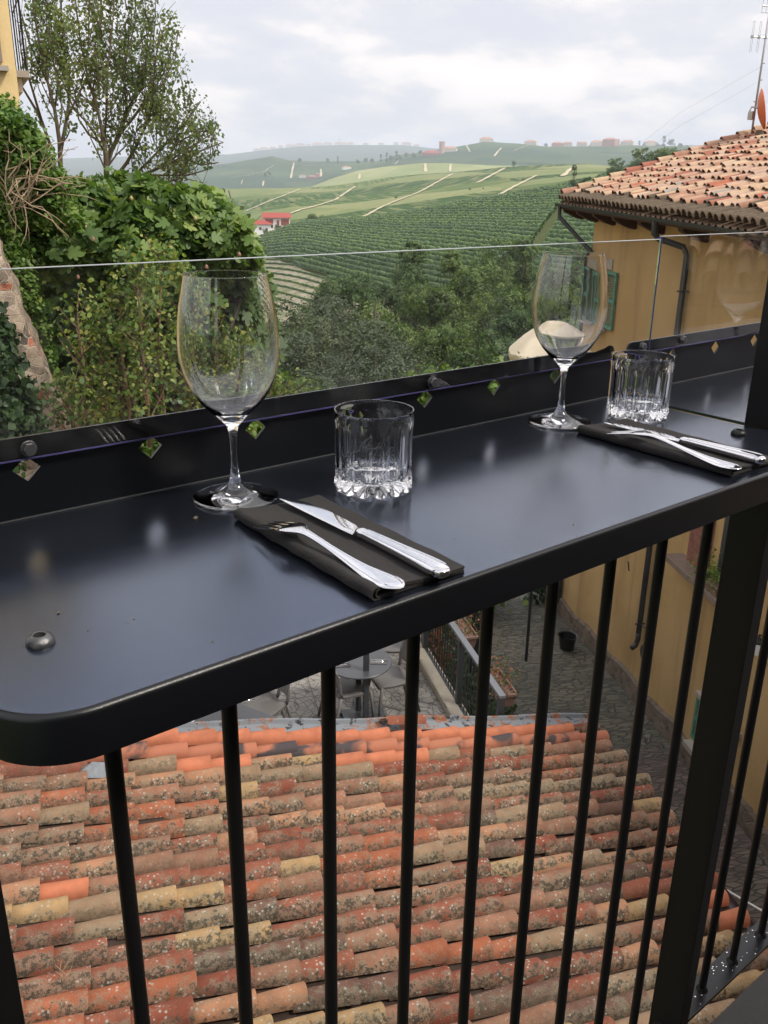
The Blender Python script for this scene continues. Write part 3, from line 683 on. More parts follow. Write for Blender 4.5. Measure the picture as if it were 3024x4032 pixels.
# verge + ridge caps
m=MB()
for i in range(20):
    n1=6.5+i*.345
    V,Fc,en=tile_fan(roofpt(19.47,n1,.10)+ru*.44,-ru,sdir,rn,.44,.085,.105,6,.04); m.add(V,Fc,r2.random(),0)
for i in range(60):
    V,Fc,en=tile_fan(roofpt(19.6-i*.36,13.35,.08),-sdir,B2,UP,.44,.10,.13,6,.03); m.add(V,Fc,r2.random(),0)
m.build('ridge_tiles',[TILES2],ro2,smooth=True,sharp=40,fix=False)
m=MB(); m.prism([roofpt(19.4,6.45,-.02),roofpt(19.4,13.35,-.02),roofpt(-1.5,13.35,-.02),roofpt(-1.5,6.45,-.02)],(0,0,-.10)); m.build('roof_boards',WOODB,house)
m=MB(); bk=lambda s,n: hp(s,n,ZE(s)+6.85*.317-(n-13.35)*.317)
m.prism([bk(19.4,13.35),bk(19.4,18.5),bk(-1.5,18.5),bk(-1.5,13.35)],(0,0,.1)); m.build('rear_roof',[TILES2],house)
# rafters
m=None
for px,w_ in ((2250,.11),(2305,.13),(2372,.15),(2452,.16),(2560,.17),(2730,.18),(3010,.18)):
    p=onwall(px,900,6.75); s,_=sn(p); m=MB(); z0=ZE(s)
    m.prism([hp(s-w_/2,6.52,z0-.13),hp(s-w_/2,NW+.02,z0+.03),hp(s-w_/2,NW+.02,z0-.34),hp(s-w_/2,6.95,z0-.36),hp(s-w_/2,6.80,z0-.32),hp(s-w_/2,6.55,z0-.20)],A2*w_); m.build('rafter',WOODB,house)
# gutter & pipes
m=MB(); secs=[]
for s in np.linspace(19.52,-1.5,9):
    z0=ZE(s)-.03; c=[]
    for k in range(9): a=PI*k/8; c.append(hp(s,6.42-.075*cos(a),z0-.075*sin(a)))
    for k in range(8,-1,-1): a=PI*k/8; c.append(hp(s,6.42-.067*cos(a),z0-.067*sin(a)))
    secs.append(c)
m.loft(secs); m.build('gutter',ZINC,house,smooth=True,sharp=50)
def pipe(pts,r=.05): m=MB(); m.tube(pts,r,10); m.build('downpipe',ZINC,house,smooth=True,sharp=60)
s0=19.36; g=lambda px,py,n=NW-.08: onwall(px,py,n)
pipe([hp(s0,6.42,ZE(s0)-.08),hp(s0,6.42,ZE(s0)-.30),hp(SC-.10,NW-.06,ZE(SC)-.95),hp(SC-.10,NW-.06,ZE(SC)-1.15),hp(SC-.10,NW-.06,-9.5)],.045)
pa=onwall(2577,905,6.42); s1,_=sn(pa); pb=g(2582,940); 
pe=g(2662,1270); pd=g(2706,990); pf=g(2540,2150); pg2=g(2487,2490)
sd,_=sn(pd); 
pipe([hp(s1,6.42,ZE(s1)-.08),hp(s1,6.42,ZE(s1)-.28),hp(s1-.02,6.5,ZE(s1)-.36),hp(sd+.12,NW-.10,pd[2]+.06),hp(sd,NW-.08,pd[2]-.06),hp(sd,NW-.08,pg2[2]+.15)],.052)
pz2=hp(sd,NW-.08,pg2[2]); m=MB(); m.tube([pz2+UP*.2,pz2,pz2-UP*.12-B2*.03,pz2-UP*.16-B2*.12+A2*-.03],.05,10); m.build('pipe_elbow',ZINC,house,smooth=True)
m=MB(); m.lathe([(.001,0),(.16,0),(.17,.03),(.15,.06),(.001,.08)],20,(0,0,0)); 
V=[hp(sd-.30,NW-.02,pg2[2]-.12)+A2*v[0]+UP*v[1]-B2*v[2] for v in m.v]; m.v=[tuple(v) for v in V]; m.build('round_vent',ZINC,house,smooth=True,sharp=40)
for (px,py) in ((2705,1150),(2510,2440)):
    p=hp(sd-.05,NW,g(px,py)[2]); m=MB(); m.tube([p,p-B2*.2],.012,6); m.tube([p-A2*.18-B2*.08,p-B2*.08+A2*.05],.012,6); m.build('pipe_clamp',ZINC,house)
# windows & shutters
def shutter(s0,s1,z0,z1,mat=GREENP,par=None,n=NW-.05):
    m=MB(); t=.035; fw=.055
    lo,hi=min(s0,s1),max(s0,s1)
    def bx(a,b,c,d,th=t,nn=n): m.box(hp((a+b)/2,nn,(c+d)/2),((b-a),th,(d-c)),(A2,B2,UP))
    bx(lo,lo+fw,z0,z1); bx(hi-fw,hi,z0,z1); bx(lo+fw,hi-fw,z0,z0+fw*1.3); bx(lo+fw,hi-fw,z1-fw,z1); mid=(z0+z1)/2; bx(lo+fw,hi-fw,mid-fw*.6,mid+fw*.6)
    for (a,b) in ((z0+fw*1.3,mid-fw*.6),(mid+fw*.6,z1-fw)):
        k=int((b-a)/.045)
        for q in range(k):
            zc=a+(b-a)*(q+.5)/k; m.box(hp((lo+hi)/2,n,zc),(hi-lo-2*fw,.036,.006),(A2,nrm(B2-UP*.9),nrm(UP+B2*.9)))
    m.build('shutter',mat,par or house,fix=False)
pt=onwall(2430,1075,NW-.05); pbm=onwall(2402,1300,NW-.05); sR,_=sn(pt); sR2,_=sn(pbm); zt,zb=pt[2],pbm[2]; sL=sn(onwall(2389,1075,NW-.05))[0]; wS=sL-sR
shutter(sR,sR+wS,zb,zt); wo=.62; shutter(sR+wS+wo,sR+2*wS+wo,zb,zt)
m=MB(); m.box(hp(sR+wS+wo/2,NW-.002,(zt+zb)/2),(wo,.02,zt-zb),(A2,B2,UP)); wf=m.build('window',WIN,house); 
m=MB(); m.box(hp(sR+wS+wo/2,NW-.02,(zt+zb)/2),(.05,.03,zt-zb),(A2,B2,UP)); m.build('window_frame',GREENP,wf)
m=MB(); m.box(hp(sR+wS+wo/2,NW-.08,zb-.05),(wo+.3,.22,.07),(A2,B2,UP)); m.build('sill',STONEW,house)
m=MB(); m.box(hp(sR+wS+wo/2,NW-.01,zt+.12),(wo+.35,.03,.2),(A2,B2,UP)); m.build('lintel',STONEW,house)
# lower green shutter window
pt=onwall(2747,2735,NW-.05); pbm=onwall(2722,2900,NW-.05); sR,_=sn(pt); zt,zb=pt[2],pbm[2]
shutter(sR-.42,sR,zb,zt); m=MB(); m.box(hp(sR-.72,NW-.002,(zt+zb)/2),(.6,.02,zt-zb),(A2,B2,UP)); wf=m.build('window',WIN,house)
m=MB(); m.box(hp(sR-.68,NW-.10,zb-.06),(1.25,.24,.09),(A2,B2,UP)); m.build('sill',STONEW,house); m=MB(); m.box(hp(sR-.68,NW-.06,zt+.08),(1.25,.14,.08),(A2,B2,UP)); m.build('sill',STONEW,house)
# brick-surround window with ledge
p1=onwall(2735,2060); p2=onwall(2712,2195); s1,_=sn(p1); z1=p1[2]+.3; z0=p2[2]
m=MB(); m.box(hp(s1-.35,NW-.035,(z1+z0)/2),(.62,.09,z1-z0),(A2,B2,UP)); m.build('brick_jamb',m_stone('brick_surround',(.20,.07,.05),(.30,.11,.08),(.26,.16,.12),9.),house)
m=MB(); m.box(hp(s1-.9,NW-.16,z0-.06),(2.3,.34,.11),(A2,B2,UP)); m.build('sill',simple('worn_ledge',(.20,.15,.12),.9,.4,6,.4),house,bevel=.015)
m=MB(); m.box(hp(s1-1.5,NW-.002,(z1+z0)/2+.2),(1.1,.06,z1-z0+.3),(A2,B2,UP)); m.build('window',WIN,house)
LEDGE=(s1-1.15,z0)
for px,py,l in ((2475,2230,.16),(2548,2245,.42)):   # small cracks / iron ties
    p=onwall(px,py,NW-.012); m=MB(); m.tube([p-UP*l/2-A2*.04,p+UP*l/2+A2*.05],.012,5); m.build('iron_tie',BROWNB,house)
# lantern on the wall
p=onwall(2978,2560,NW-.25); m=None
lan=empty('wall_lantern',p,'small iron wall lantern on the ochre house, at the far right behind the railing bars','lantern')
m=MB(); m.tube([p+B2*.25+UP*.15,p+UP*.24],.012,6); m.tube([p+B2*.25-UP*.05,p+B2*.12+UP*.16],.008,6); m.build('bracket',DARK,lan)
m=MB(); m.lathe([(.001,.24),(.03,.20),(.085,.14),(.088,.12)],6,p); m.build('hood',DARK,lan)
m=MB(); m.lathe([(.08,.12),(.05,-.06),(.001,-.065)],6,p); m.build('lantern_glass',WHITEP,lan)
# antenna, dish
pm=rho(2961,516,22.0); ant=empty('television_antenna',pm,'thin metal television aerial mast on the house roof with two rows of elements','antenna')
def vat(p,py):     # point above p at pixel row py
    zs=p[2]; 
    lo,hi=p[2]-5,p[2]+8
    for _ in range(40):
        mid=(lo+hi)/2; c=RM.T@np.array([p[0],p[1],mid]); y=CY-F*c[1]/-c[2]
        if y>py: lo=mid
        else: hi=mid
    return np.array([p[0],p[1],lo])
topm=vat(pm,-260); m=MB(); m.tube([pm-UP*.6,topm],[.024,.018],8); m.build('mast',ALU,ant,smooth=True)
cr=nrm(np.cross(pm,UP)); cr=cr if (RM.T@cr)[0]>0 else -cr; bd=nrm(cr*.8+nrm([pm[0],pm[1],0])*.6)
c0=vat(pm,148); m=MB(); m.tube([c0-bd*.33,c0+bd*1.2],.014,6); 
for k in range(9):
    q=c0-bd*(.32-.16*k)
    for d_ in (-.018,.018): m.tube([q-UP*.28+bd*d_,q+UP*.28+bd*d_],.0045,4)
    m.tube([q+UP*.28-bd*.018,q+UP*.28+bd*.018],.0045,4)
    m.box(q,(.05,.05,.05))
m.build('aerial',ALU,ant)
c0=vat(pm,25); m=MB(); m.tube([c0-bd*.18,c0+bd*1.2],.014,6)
for k in range(7):
    q=c0-bd*(.18-.1*k); m.tube([q-UP*.12,q+UP*.35],.005,4)
m.tube([c0-bd*.2-UP*.12,c0+bd*.9-UP*.12],.006,4); m.build('aerial',ALU,ant)
for (py,sx) in ((250,1),(315,1),(400,-1)):
    q=vat(pm,py); m=MB(); m.tube([q,q+cr*.06*sx],.012,5); m.build('bracket',ALU,ant)
q=vat(pm,262); far=rho(2400,560,22.8)
for dz in (0,.28):
    m=MB(); m.tube([q-UP*dz,(q+far)/2-UP*(.12+dz),far+UP*(-.6-dz)],.002,4); m.build('guy_wire',ALU,ant)
pd_=rho(3003,430,21.6); dsh=empty('satellite_dish',pd_,'orange satellite dish seen edge-on beside the aerial mast on the house roof','satellite dish')
ax=nrm(cr*.97+UP*.22+nrm([pm[0],pm[1],0])*.1); u1=nrm(np.cross(ax,UP)); u2=np.cross(u1,ax); m=MB()
V=[];Fc=[]
for i in range(6):
    r=.40*i/5
    for k in range(24): a=2*PI*k/24; V.append(pd_+u1*r*cos(a)*.92+u2*r*sin(a)-ax*(.10*(1-(i/5)**2)))
for i in range(5):
    for k in range(24): Fc.append((i*24+k,i*24+(k+1)%24,(i+1)*24+(k+1)%24,(i+1)*24+k))
m.add(V,Fc); o=m.build('reflector',ORANGEP,dsh,smooth=True); sm=o.modifiers.new('s','SOLIDIFY'); sm.thickness=.012
m=MB(); m.tube([pd_-cr*.03,pd_-cr*.22+UP*.05,pd_-cr*.26-UP*.08],.02,6); m.box(pd_-cr*.20-UP*.12,(.12,.10,.16)); m.build('mount_arm',ALU,dsh)
m=MB(); m.tube([pd_-UP*.40,pd_-UP*.62],[.07,.11],10); m.build('mount_base',simple('mossy_pot',(.10,.08,.04),.9,.4,8),dsh)
# ================================================================== street and terrace
m=MB(); st=lambda s,n,dz=0: hp(s,n,-8.2-.083*s+dz)
V=[];Fc=[]
for i,s in enumerate(np.linspace(-8,46,55)):
    for k,n_ in enumerate(np.linspace(NW+.1 if s<SC+1 else NW+5,-2.5,12)):
        V.append(st(s,n_,-.06*sin(PI*min(1,max(0,(NW-n_)/3.2)))+.012*sin(s*2.3+n_*3)))
for i in range(54):
    for k in range(11): Fc.append((i*12+k,i*12+k+1,(i+1)*12+k+1,(i+1)*12+k))
m.add(V,Fc); o=m.build('street',STREET,None,smooth=True); tag(o,kind='structure')
K0=np.array([6.59,6.86,-6.1]); KE=nrm([.415,.91,0]); KL=np.array([-KE[1],KE[0],0])
def kp(u,l,z=0): return K0+KE*u+KL*l+UP*z
m=MB(); m.prism([kp(-1.7,.05)[:3],kp(7.5,.05),np.array([1,15,-6.1]),np.array([-2.,8.6,-6.1])],(0,0,-.25)); o=m.build('terrace_floor',TERR,None); tag(o,kind='structure')
m=MB(); m.box(kp(3,-.07,.02),(9.6,.22,.16),(KE,KL,UP)); o=m.build('terrace_kerb',KERB,None,bevel=.02); tag(o,kind='structure')
m=MB(); m.box(kp(2.9,-.02,-3.2),(9.2,.24,5.9),(KE,KL,UP)); o=m.build('retaining_wall',STONE,None); tag(o,'stone retaining wall holding up the terrace beside the alley','wall')
# terrace railing
tr=empty('terrace_railing',kp(1,-.12),'grey metal railing with thin bars along the lower terrace edge','railing')
def rz(u): return 1.0
RL=-.13
for u in (-1.38,-.10+.02,1.35,2.8,4.25,5.7):
    m=MB(); m.box(kp(u,RL,.50),(.07,.07,.98),(KE,KL,UP)); m.build('post',IRONR,tr,bevel=.004)
    m=MB(); m.box(kp(u,RL+.07,.085),(.10,.20,.012),(KE,KL,UP)); m.build('foot_plate',IRONR,tr)
m=MB(); m.box(kp(2.15,RL,1.0),(7.14,.075,.035),(KE,KL,UP)); m.build('hand_rail',simple('rail_top_paint',(.13,.14,.16),.35,.1,3),tr,bevel=.003)
m=MB(); m.box(kp(2.15,RL,.09),(7.1,.045,.03),(KE,KL,UP)); m.build('bottom_rail',IRONR,tr)
for k in range(70):
    u=-1.28+.1*k
    m=MB(); m.tube([kp(u,RL,.10),kp(u,RL,.985)],.0075,6); m.build('baluster',IRONR,tr)
# furniture
def chair_proto():
    r=empty('terrace_chair',(0,0,0),'','chair','grey moulded chairs on the lower terrace')
    m=MB()   # seat: rounded shell ; faces +x
    secs=[]
    for x,z,hw in ((-.21,.445,.17),(-.19,.45,.20),(-.10,.445,.215),(.05,.44,.225),(.17,.448,.225),(.215,.446,.21),(.235,.43,.19)):
        secs.append([(x,-hw,z),(x,-hw*.9,z+.012),(x,0,z-.004),(x,hw*.9,z+.012),(x,hw,z),(x,hw*.98,z-.03),(x,0,z-.03),(x,-hw*.98,z-.03)])
    m.loft(secs); m.build('seat',GREYPL,r,smooth=True,sharp=60)
    m=MB(); secs=[]
    for z,x,hw in ((.56,-.225,.195),(.60,-.235,.215),(.68,-.255,.222),(.76,-.28,.215),(.815,-.30,.18),(.835,-.308,.12)):
        secs.append([(x+.045*abs(q)**2,hw*q,z) for q in (-1,-.6,-.2,.2,.6,1)]+[(x-.014+.045*abs(q)**2,hw*q,z) for q in (1,.6,.2,-.2,-.6,-1)])
    m.loft(secs); m.build('backrest',GREYPL,r,smooth=True,sharp=60)
    for sy in (-1,1):
        m=MB(); m.tube([(-.185,sy*.195,.44),(-.205,sy*.205,.52),(-.21,sy*.205,.60),(-.24,sy*.18,.74)],[.02,.02,.02,.014],8); m.build('back_strut',GREYPL,r,smooth=True)
        m=MB(); m.tube([(.19,sy*.195,.44),(.22,sy*.205,.2),(.235,sy*.21,0)],[.024,.02,.015],8); m.build('leg',GREYPL,r,smooth=True)
        m=MB(); m.tube([(-.19,sy*.19,.44),(-.25,sy*.205,.2),(-.30,sy*.215,0)],[.024,.02,.015],8); m.build('leg',GREYPL,r,smooth=True)
    return r
proto=chair_proto(); TZ0=-6.1
def tp(px,py,z): return onz(px,py,z)
seats=[((1540,2660),'toward','grey moulded chair tucked under the right side of the round terrace table',1.0),
       ((1372,2700),'toward','grey moulded chair on the near left side of the round terrace table',1.0),
       ((1560,2530),'away','grey moulded chair beyond the round table, cut off by the counter edge',1.0),
       ((1035,2775),'left','grey moulded chair with its back turned, by the dark rectangular table',1.0),
       ((1010,2725),'left2','grey moulded chair behind the one at the rectangular table, mostly hidden by the counter',1.0)]
tab=tp(1411,2811,TZ0); first=True
for (px,how,lab,_) in seats:
    p=tp(px[0],px[1],TZ0+.45); c=proto if first else copy_tree(proto); first=False
    d=tab-p; ang=math.atan2(d[1],d[0])
    if how=='toward' and px[0]<1400: ang+=-.15
    if how=='away': ang=math.atan2(1,-.3)+.6
    if how in('left','left2'): ang=math.atan2(-(.0),-1.)+(.25 if how=='left' else -.2)
    c.location=Vector((p[0],p[1],TZ0)); c.rotation_euler=(0,0,ang); c['label']=lab
tb=empty('round_table',tab,'round anthracite terrace table on a cross foot with cutlery laid on it','table')
m=MB(); m.lathe([(.001,.715),(.39,.715),(.40,.722),(.40,.732),(.395,.738),(.001,.738)],48,tab); m.build('table_top',TABLEG,tb,smooth=True,sharp=30)
m=MB(); m.tube([tab+UP*.03,tab+UP*.715],.035,12); m.build('column',IRONR,tb,smooth=True,sharp=60)
m=MB()
for a in (rad(-32),rad(58)): m.box(tab+UP*.03,(.62,.075,.04),((cos(a),sin(a),0),(-sin(a),cos(a),0),(0,0,1)))
m.build('cross_foot',IRONR,tb)
def setting(c,a,lab):
    r=empty('place_setting',c,lab,'cutlery','rolled cutlery settings on the terrace tables'); ax=((cos(a),sin(a),0),(-sin(a),cos(a),0),(0,0,1))
    m=MB(); m.box(c+UP*.004,(.20,.10,.006),ax); m.build('napkin',simple('grey_napkin_'+str(len(lab)),(.16,.16,.165),.9,.1,9),r)
    for k in (-1,1):
        m=MB(); o=np.array(ax[1])*.02*k+UP*.012; m.tube([c+o-np.array(ax[0])*.10,c+o,c+o+np.array(ax[0])*.10],[.009,.004,.010],8,flat=.4); m.build('cutlery_piece',SILVER,r,smooth=True)
setting(tp(1490,2606,TZ0+.74),rad(-38),'silver cutlery roll at the right side of the round terrace table')
setting(tp(1345,2618,TZ0+.74),rad(-30),'silver cutlery roll at the left side of the round terrace table')
q=tp(975,2800,TZ0+.74); tb2=empty('square_table',q-UP*.74,'dark rectangular terrace table half hidden behind a railing bar','table')
q2=q-np.array([.25,.1,0]); ax=(nrm([-.35,.93,0]),nrm([-.93,-.35,0]),UP); m=MB(); m.box(q2-UP*.02,(.75,.70,.03),ax); m.build('table_top',TABLEG,tb2,bevel=.004)
for i in (-1,1):
    for j in (-1,1): m=MB(); m.box(q2-UP*.39+ax[0]*.32*i+ax[1]*.3*j,(.04,.04,.71),ax); m.build('leg',IRONR,tb2)
setting(tp(965,2757,TZ0+.725),rad(-25),'silver cutlery roll on the dark rectangular table')
q=tp(740,2870,TZ0+.73); o=MB(q-UP*.73).lathe([(.001,.70),(.30,.70),(.31,.71),(.31,.725),(.30,.73),(.001,.73)],40,q-UP*.73)
t3=empty('white_table',q-UP*.73,'white round table top peeping out beneath the counter corner','table'); o.build('table_top',WHITEP,t3,smooth=True,sharp=30); m=MB(); m.tube([q-UP*.73,q-UP*.03],[.2,.03],12); m.build('column',IRONR,t3)
# square poles of closed parasols
q=tp(1440,2850,TZ0); um=empty('closed_parasol',q,'square grey pole of a terrace parasol in front of the round table','parasol')
m=MB(); m.box(q+UP*1.15,(.062,.062,2.3),(KE,KL,UP)); m.build('pole',IRONR,um,bevel=.004); m=MB(); m.lathe([(.04,1.25),(.10,1.3),(.09,1.8),(.05,2.35),(.01,2.4)],12,q); m.build('folded_canopy',CANVAS,um,smooth=True); m=MB(); m.box(q+UP*.03,(.5,.5,.06),(KE,KL,UP)); m.build('base',IRONR,um)
q=tp(1868,2560,-7.2); m=MB(q); m.box(q+UP*.9,(.11,.11,2.6),(KE,KL,UP)); o=m.build('garden_post',IRONR,None,bevel=.004); tag(o,'dark upright post in the planting behind the terrace railing','post')
# cream canopy by the house corner
cc=rho(2170,1345,15.5); can=empty('cream_canopy',cc-UP*2.6,'wide cream parasol canopy seen through the second wine glass','parasol')
rf_=nrm([cc[0],cc[1],0]); lt=nrm(np.cross(rf_,UP)); 
m=MB(); V=[cc+UP*.31]; NR_=8; rings=[]
for (fr,zz) in ((.33,.26),(.66,.08),(1.,-.16),(1.0,-.28)):
    for k in range(48):
        a=2*PI*k/48; sc=1.0/ max(abs(cos(a+.2)),abs(sin(a+.2)))**.55; R=.70*fr*sc; seg=abs(((k%6)/6.)-.5)*2; V.append(cc+rf_*R*cos(a)+lt*R*sin(a)+UP*(zz-.035*(1-seg)*fr))
Fc=[(0,1+k,1+(k+1)%48) for k in range(48)]
for i in range(3):
    for k in range(48): Fc.append((1+i*48+k,1+i*48+(k+1)%48,1+(i+1)*48+(k+1)%48,1+(i+1)*48+k))
m.add(V,Fc); o=m.build('canopy',CANVAS,can,smooth=True,sharp=40,fix=False); sm=o.modifiers.new('s','SOLIDIFY'); sm.thickness=.01
m=MB(); m.tube([cc+UP*.4,cc-UP*6.2],.03,10); m.build('pole',IRONR,can)
# planters
def planter(c,ax,L,lab,seed,mat=L_GER,spread=.26,n=420,leaf=.03):
    r=empty('flower_box',c,lab,'planter'); W=.18;H=.17
    m=MB(); a0,a1=np.array(ax[0]),np.array(ax[1])
    def ring(w,l,z): return [c+a0*l*sx+a1*w*sy+UP*z for sx,sy in ((-1,-1),(1,-1),(1,1),(-1,1))]
    m.loft([ring(W*.38,L*.46,0),ring(W*.5,L*.5,H-.03),ring(W*.57,L*.53,H-.028),ring(W*.57,L*.53,H),ring(W*.47,L*.48,H),ring(W*.46,L*.47,H-.03)]); m.build('trough',TERRAC,r)
    rr=np.random.RandomState(seed); P=c+np.outer(rr.uniform(-.5,.5,n)*L,a0)*1.15+np.outer(rr.normal(0,.11,n),a1)+np.outer(H+np.abs(rr.normal(0,spread*.6,n))-.09*rr.rand(n),UP)
    leafcloud('foliage',P,leaf,KITE,mat,r,rr,upb=.6)
    return r
KITE=np.array([(0,0),(.38,.45),(0,1),(-.38,.45)]); OV=np.array([(0,0),(.28,.22),(.36,.5),(.2,.82),(0,1.05),(-.2,.82),(-.36,.5),(-.28,.22)])
FIG=np.array([(0,0),(.20,-.05),(.42,.05),(.50,.20),(.40,.30),(.24,.30),(.46,.44),(.54,.60),(.44,.72),(.30,.66),(.19,.54),(.22,.80),(.13,1.0),(0,1.08),(-.13,1.0),(-.22,.80),(-.19,.54),(-.30,.66),(-.44,.72),(-.54,.60),(-.46,.44),(-.24,.30),(-.40,.30),(-.50,.20),(-.42,.05),(-.20,-.05)])
def leafcloud(name,P,size,shape,mat,parent,rr,upb=.4,vcol=None,droop=0.,szvar=.35,loc=None,out=None,outw=1.3):
    n=len(P); k=len(shape)
    N=rr.normal(size=(n,3)); 
    if out is not None: N+=out*outw
    if outw>2: N[:,2]+=upb
    else: N[:,2]=np.abs(N[:,2])*(.6)+upb*1.2
    N/=np.linalg.norm(N,axis=1)[:,None]
    T=rr.normal(size=(n,3)); T[:,2]-=droop*1.5; T-=N*(T*N).sum(1)[:,None]; T/=np.linalg.norm(T,axis=1)[:,None]; Bn=np.cross(N,T)
    sz=size*(1+szvar*rr.uniform(-1,1,n))
    V=(P[:,None,:]+ (shape[None,:,0,None]*Bn[:,None,:]+ (shape[None,:,1,None]-.4)*T[:,None,:]+ (-(np.abs(shape[None,:,0,None])*.35)-(shape[None,:,1,None]**2)*.18)*N[:,None,:]*-1.0)*sz[:,None,None])
    Fc=np.arange(n*k).reshape(n,k)
    if vcol is None: vcol=rr.rand(n)
    return fast(name,V.reshape(-1,3),Fc,mat,parent,vcol,loc=loc)
planter(kp(-.85,RL-.20,.66),(KE,KL,UP),.55,'terracotta trough of straggly geraniums hung outside the terrace railing',4,n=520)
planter(kp(.45,RL-.20,.70),(KE,KL,UP),.6,'reddish flowering trough further along the outside of the terrace railing',5,n=600,spread=.33)
planter(hp(LEDGE[0],NW-.22,LEDGE[1]),(A2,B2,UP),.7,'green leafy plant box standing on the stone ledge of the ochre house',6,L_IVY,.3,600,.045)
# black bucket by the wall, cable
p=st(16.6,NW-.55); m=MB(p); m.lathe([(.001,0),(.15,0),(.20,.30),(.215,.31),(.19,.30),(.14,.04),(.001,.04)],20,p); o=m.build('bucket',BLACKP,None,smooth=True,sharp=40); tag(o,'black plastic bucket on the alley paving at the foot of the ochre house','bucket')
m=MB(); a=onz(2790,3464,-6.9); b=onz(3100,3645,-6.4); m.tube([a-(b-a)*.3,a,b,b+(b-a)],.012,6); o=m.build('cable',WHITEP,None); tag(o,'white cable stretched over the alley beyond the near roof','cable')
# unseen wall of the balcony's building, added to block light from behind
m=MB(); m.box((1.2,-1.75,-4.6),(7.5,.3,12.4)); o=m.build('unseen_rear_wall',simple('shaded_plaster',(.07,.06,.05),.9,.2,1),None); tag(o,'unseen plaster wall added behind the balcony to block light','wall')
# ================================================================== landscape
def curve(pts):
    a=[bt(x,y) for x,y in pts]; a.sort(); return np.array([q[0] for q in a]),np.array([q[1] for q in a])
C0=curve([(-400,640),(300,612),(700,600),(900,598),(1069,577),(1178,565),(1340,560),(1575,560),(1705,573),(1900,585),(2300,590),(2700,560),(3100,565)])
C1=curve([(-400,700),(300,690),(600,668),(900,640),(968,628),(1069,611),(1136,628),(1250,632),(1490,632),(1558,607),(1659,598),(1744,581),(1828,569),(1913,554),(2022,560),(2149,573),(2300,573),(2494,568),(2741,574),(3100,590)])
C2=curve([(-400,760),(700,748),(900,740),(1100,742),(1220,733),(1322,695),(1406,670),(1533,649),(1659,639),(1786,640),(1997,650),(2124,652),(2300,655),(2500,670),(3100,690)])
C3=curve([(-400,800),(700,745),(900,738),(1220,736),(1322,728),(1406,716),(1533,695),(1659,683),(1786,678),(1870,668),(1997,653),(2124,645),(2300,643),(2401,652),(2600,665),(3100,690)])
C4=curve([(-400,1100),(700,1040),(900,985),(1027,930),(1153,884),(1220,873),(1305,868),(1440,860),(1575,843),(1702,822),(1828,801),(1955,784),(2081,763),(2208,738),(2300,717),(2400,690),(2600,660),(3100,620)])
RS=np.concatenate([np.linspace(.5,30,16),np.geomspace(32,140,26),np.geomspace(144,900,90),np.geomspace(915,4200,85),np.geomspace(4400,9200,16)])
def zprofile(b):
    t0,t1,t2,t3,t4=[np.interp(b,c[0],c[1]) for c in (C0,C1,C2,C3,C4)]
    near=np.interp(b,[15,25,32,40,52,60],[-33,-33,-30,-27,-22,-19])
    P=[(0,-12.6),(14,-12.8),(30,-15),(60,-24),(95,-33),(150,near-8),(205,near),(275,near*.5+180*t4+1.2),(345,360*t4-.6),(365,365*t4),(420,430*t4-6),(500,500*min(t4,t3)-14),(620,620*(t4*.75+t3*.25)-4),(950,950*(t4*.35+t3*.65)-2),(1280,1280*t3-1),(1330,1330*t3),(1480,1480*t3-25),(1700,1700*min(t2,t3)-14),(2050,2080*t2-1),(2110,2110*t2),(2350,2350*t2-35),(2650,2650*min(t1,t2)-8),(3500,3500*t1-2),(3600,3600*t1),(4400,3600*t1-70),(7800,8000*t0-30),(8300,8300*t0),(12000,8300*t0-120)]
    P=np.array(P); return P[:,0],P[:,1]
def wob(r,b): 
    x=r*np.sin(np.radians(b)); y=r*np.cos(np.radians(b))
    return (np.sin(x/37.)*np.cos(y/43.)*.5+np.sin(x/13.+1)*np.sin(y/17.)*.15)*np.clip(r/300,0,1.5)
def smooth(z):
    k=np.array([1,2,3,2,1])/9.; zp=np.pad(z,2,'edge'); return np.convolve(zp,k,'valid')
BE=np.concatenate([np.arange(-180,-10,6),np.arange(-10,8,1.),np.arange(8,66,.25),np.arange(66,84,1.),np.arange(84,180,6)])
ZG=np.zeros((len(BE),len(RS)))
for i,b in enumerate(BE):
    bb=min(max(b,0),75) if b>-60 else 0
    pr,pz_=zprofile(bb); ZG[i]=smooth(np.interp(RS,pr,pz_))+wob(RS,b)
def terz(x,y):
    r=math.hypot(x,y); b=math.degrees(math.atan2(x,y)); i=np.searchsorted(BE,b)-1; i=max(0,min(len(BE)-2,i)); f=(b-BE[i])/(BE[i+1]-BE[i])
    return float(np.interp(r,RS,ZG[i])*(1-f)+np.interp(r,RS,ZG[i+1])*f)
def hit(px,py,r0=60,r1=9000):
    d=ray(px,py); h=math.hypot(d[0],d[1]); r=r0
    while r<r1:
        x,y,z=d[0]/h*r,d[1]/h*r,d[2]/h*r
        if z<terz(x,y): return np.array([x,y,z])
        r*=1.006
    return None
nb,nr=len(BE),len(RS)
sx=np.sin(np.radians(BE))[:,None]*RS[None]; sy=np.cos(np.radians(BE))[:,None]*RS[None]
V=np.stack([sx,sy,ZG],-1).reshape(-1,3)
ii,jj=np.meshgrid(np.arange(nb),np.arange(nr-1),indexing='ij'); i2=(ii+1)%nb
Fc=np.stack([ii*nr+jj,i2*nr+jj,i2*nr+jj+1,ii*nr+jj+1],-1).reshape(-1,4)
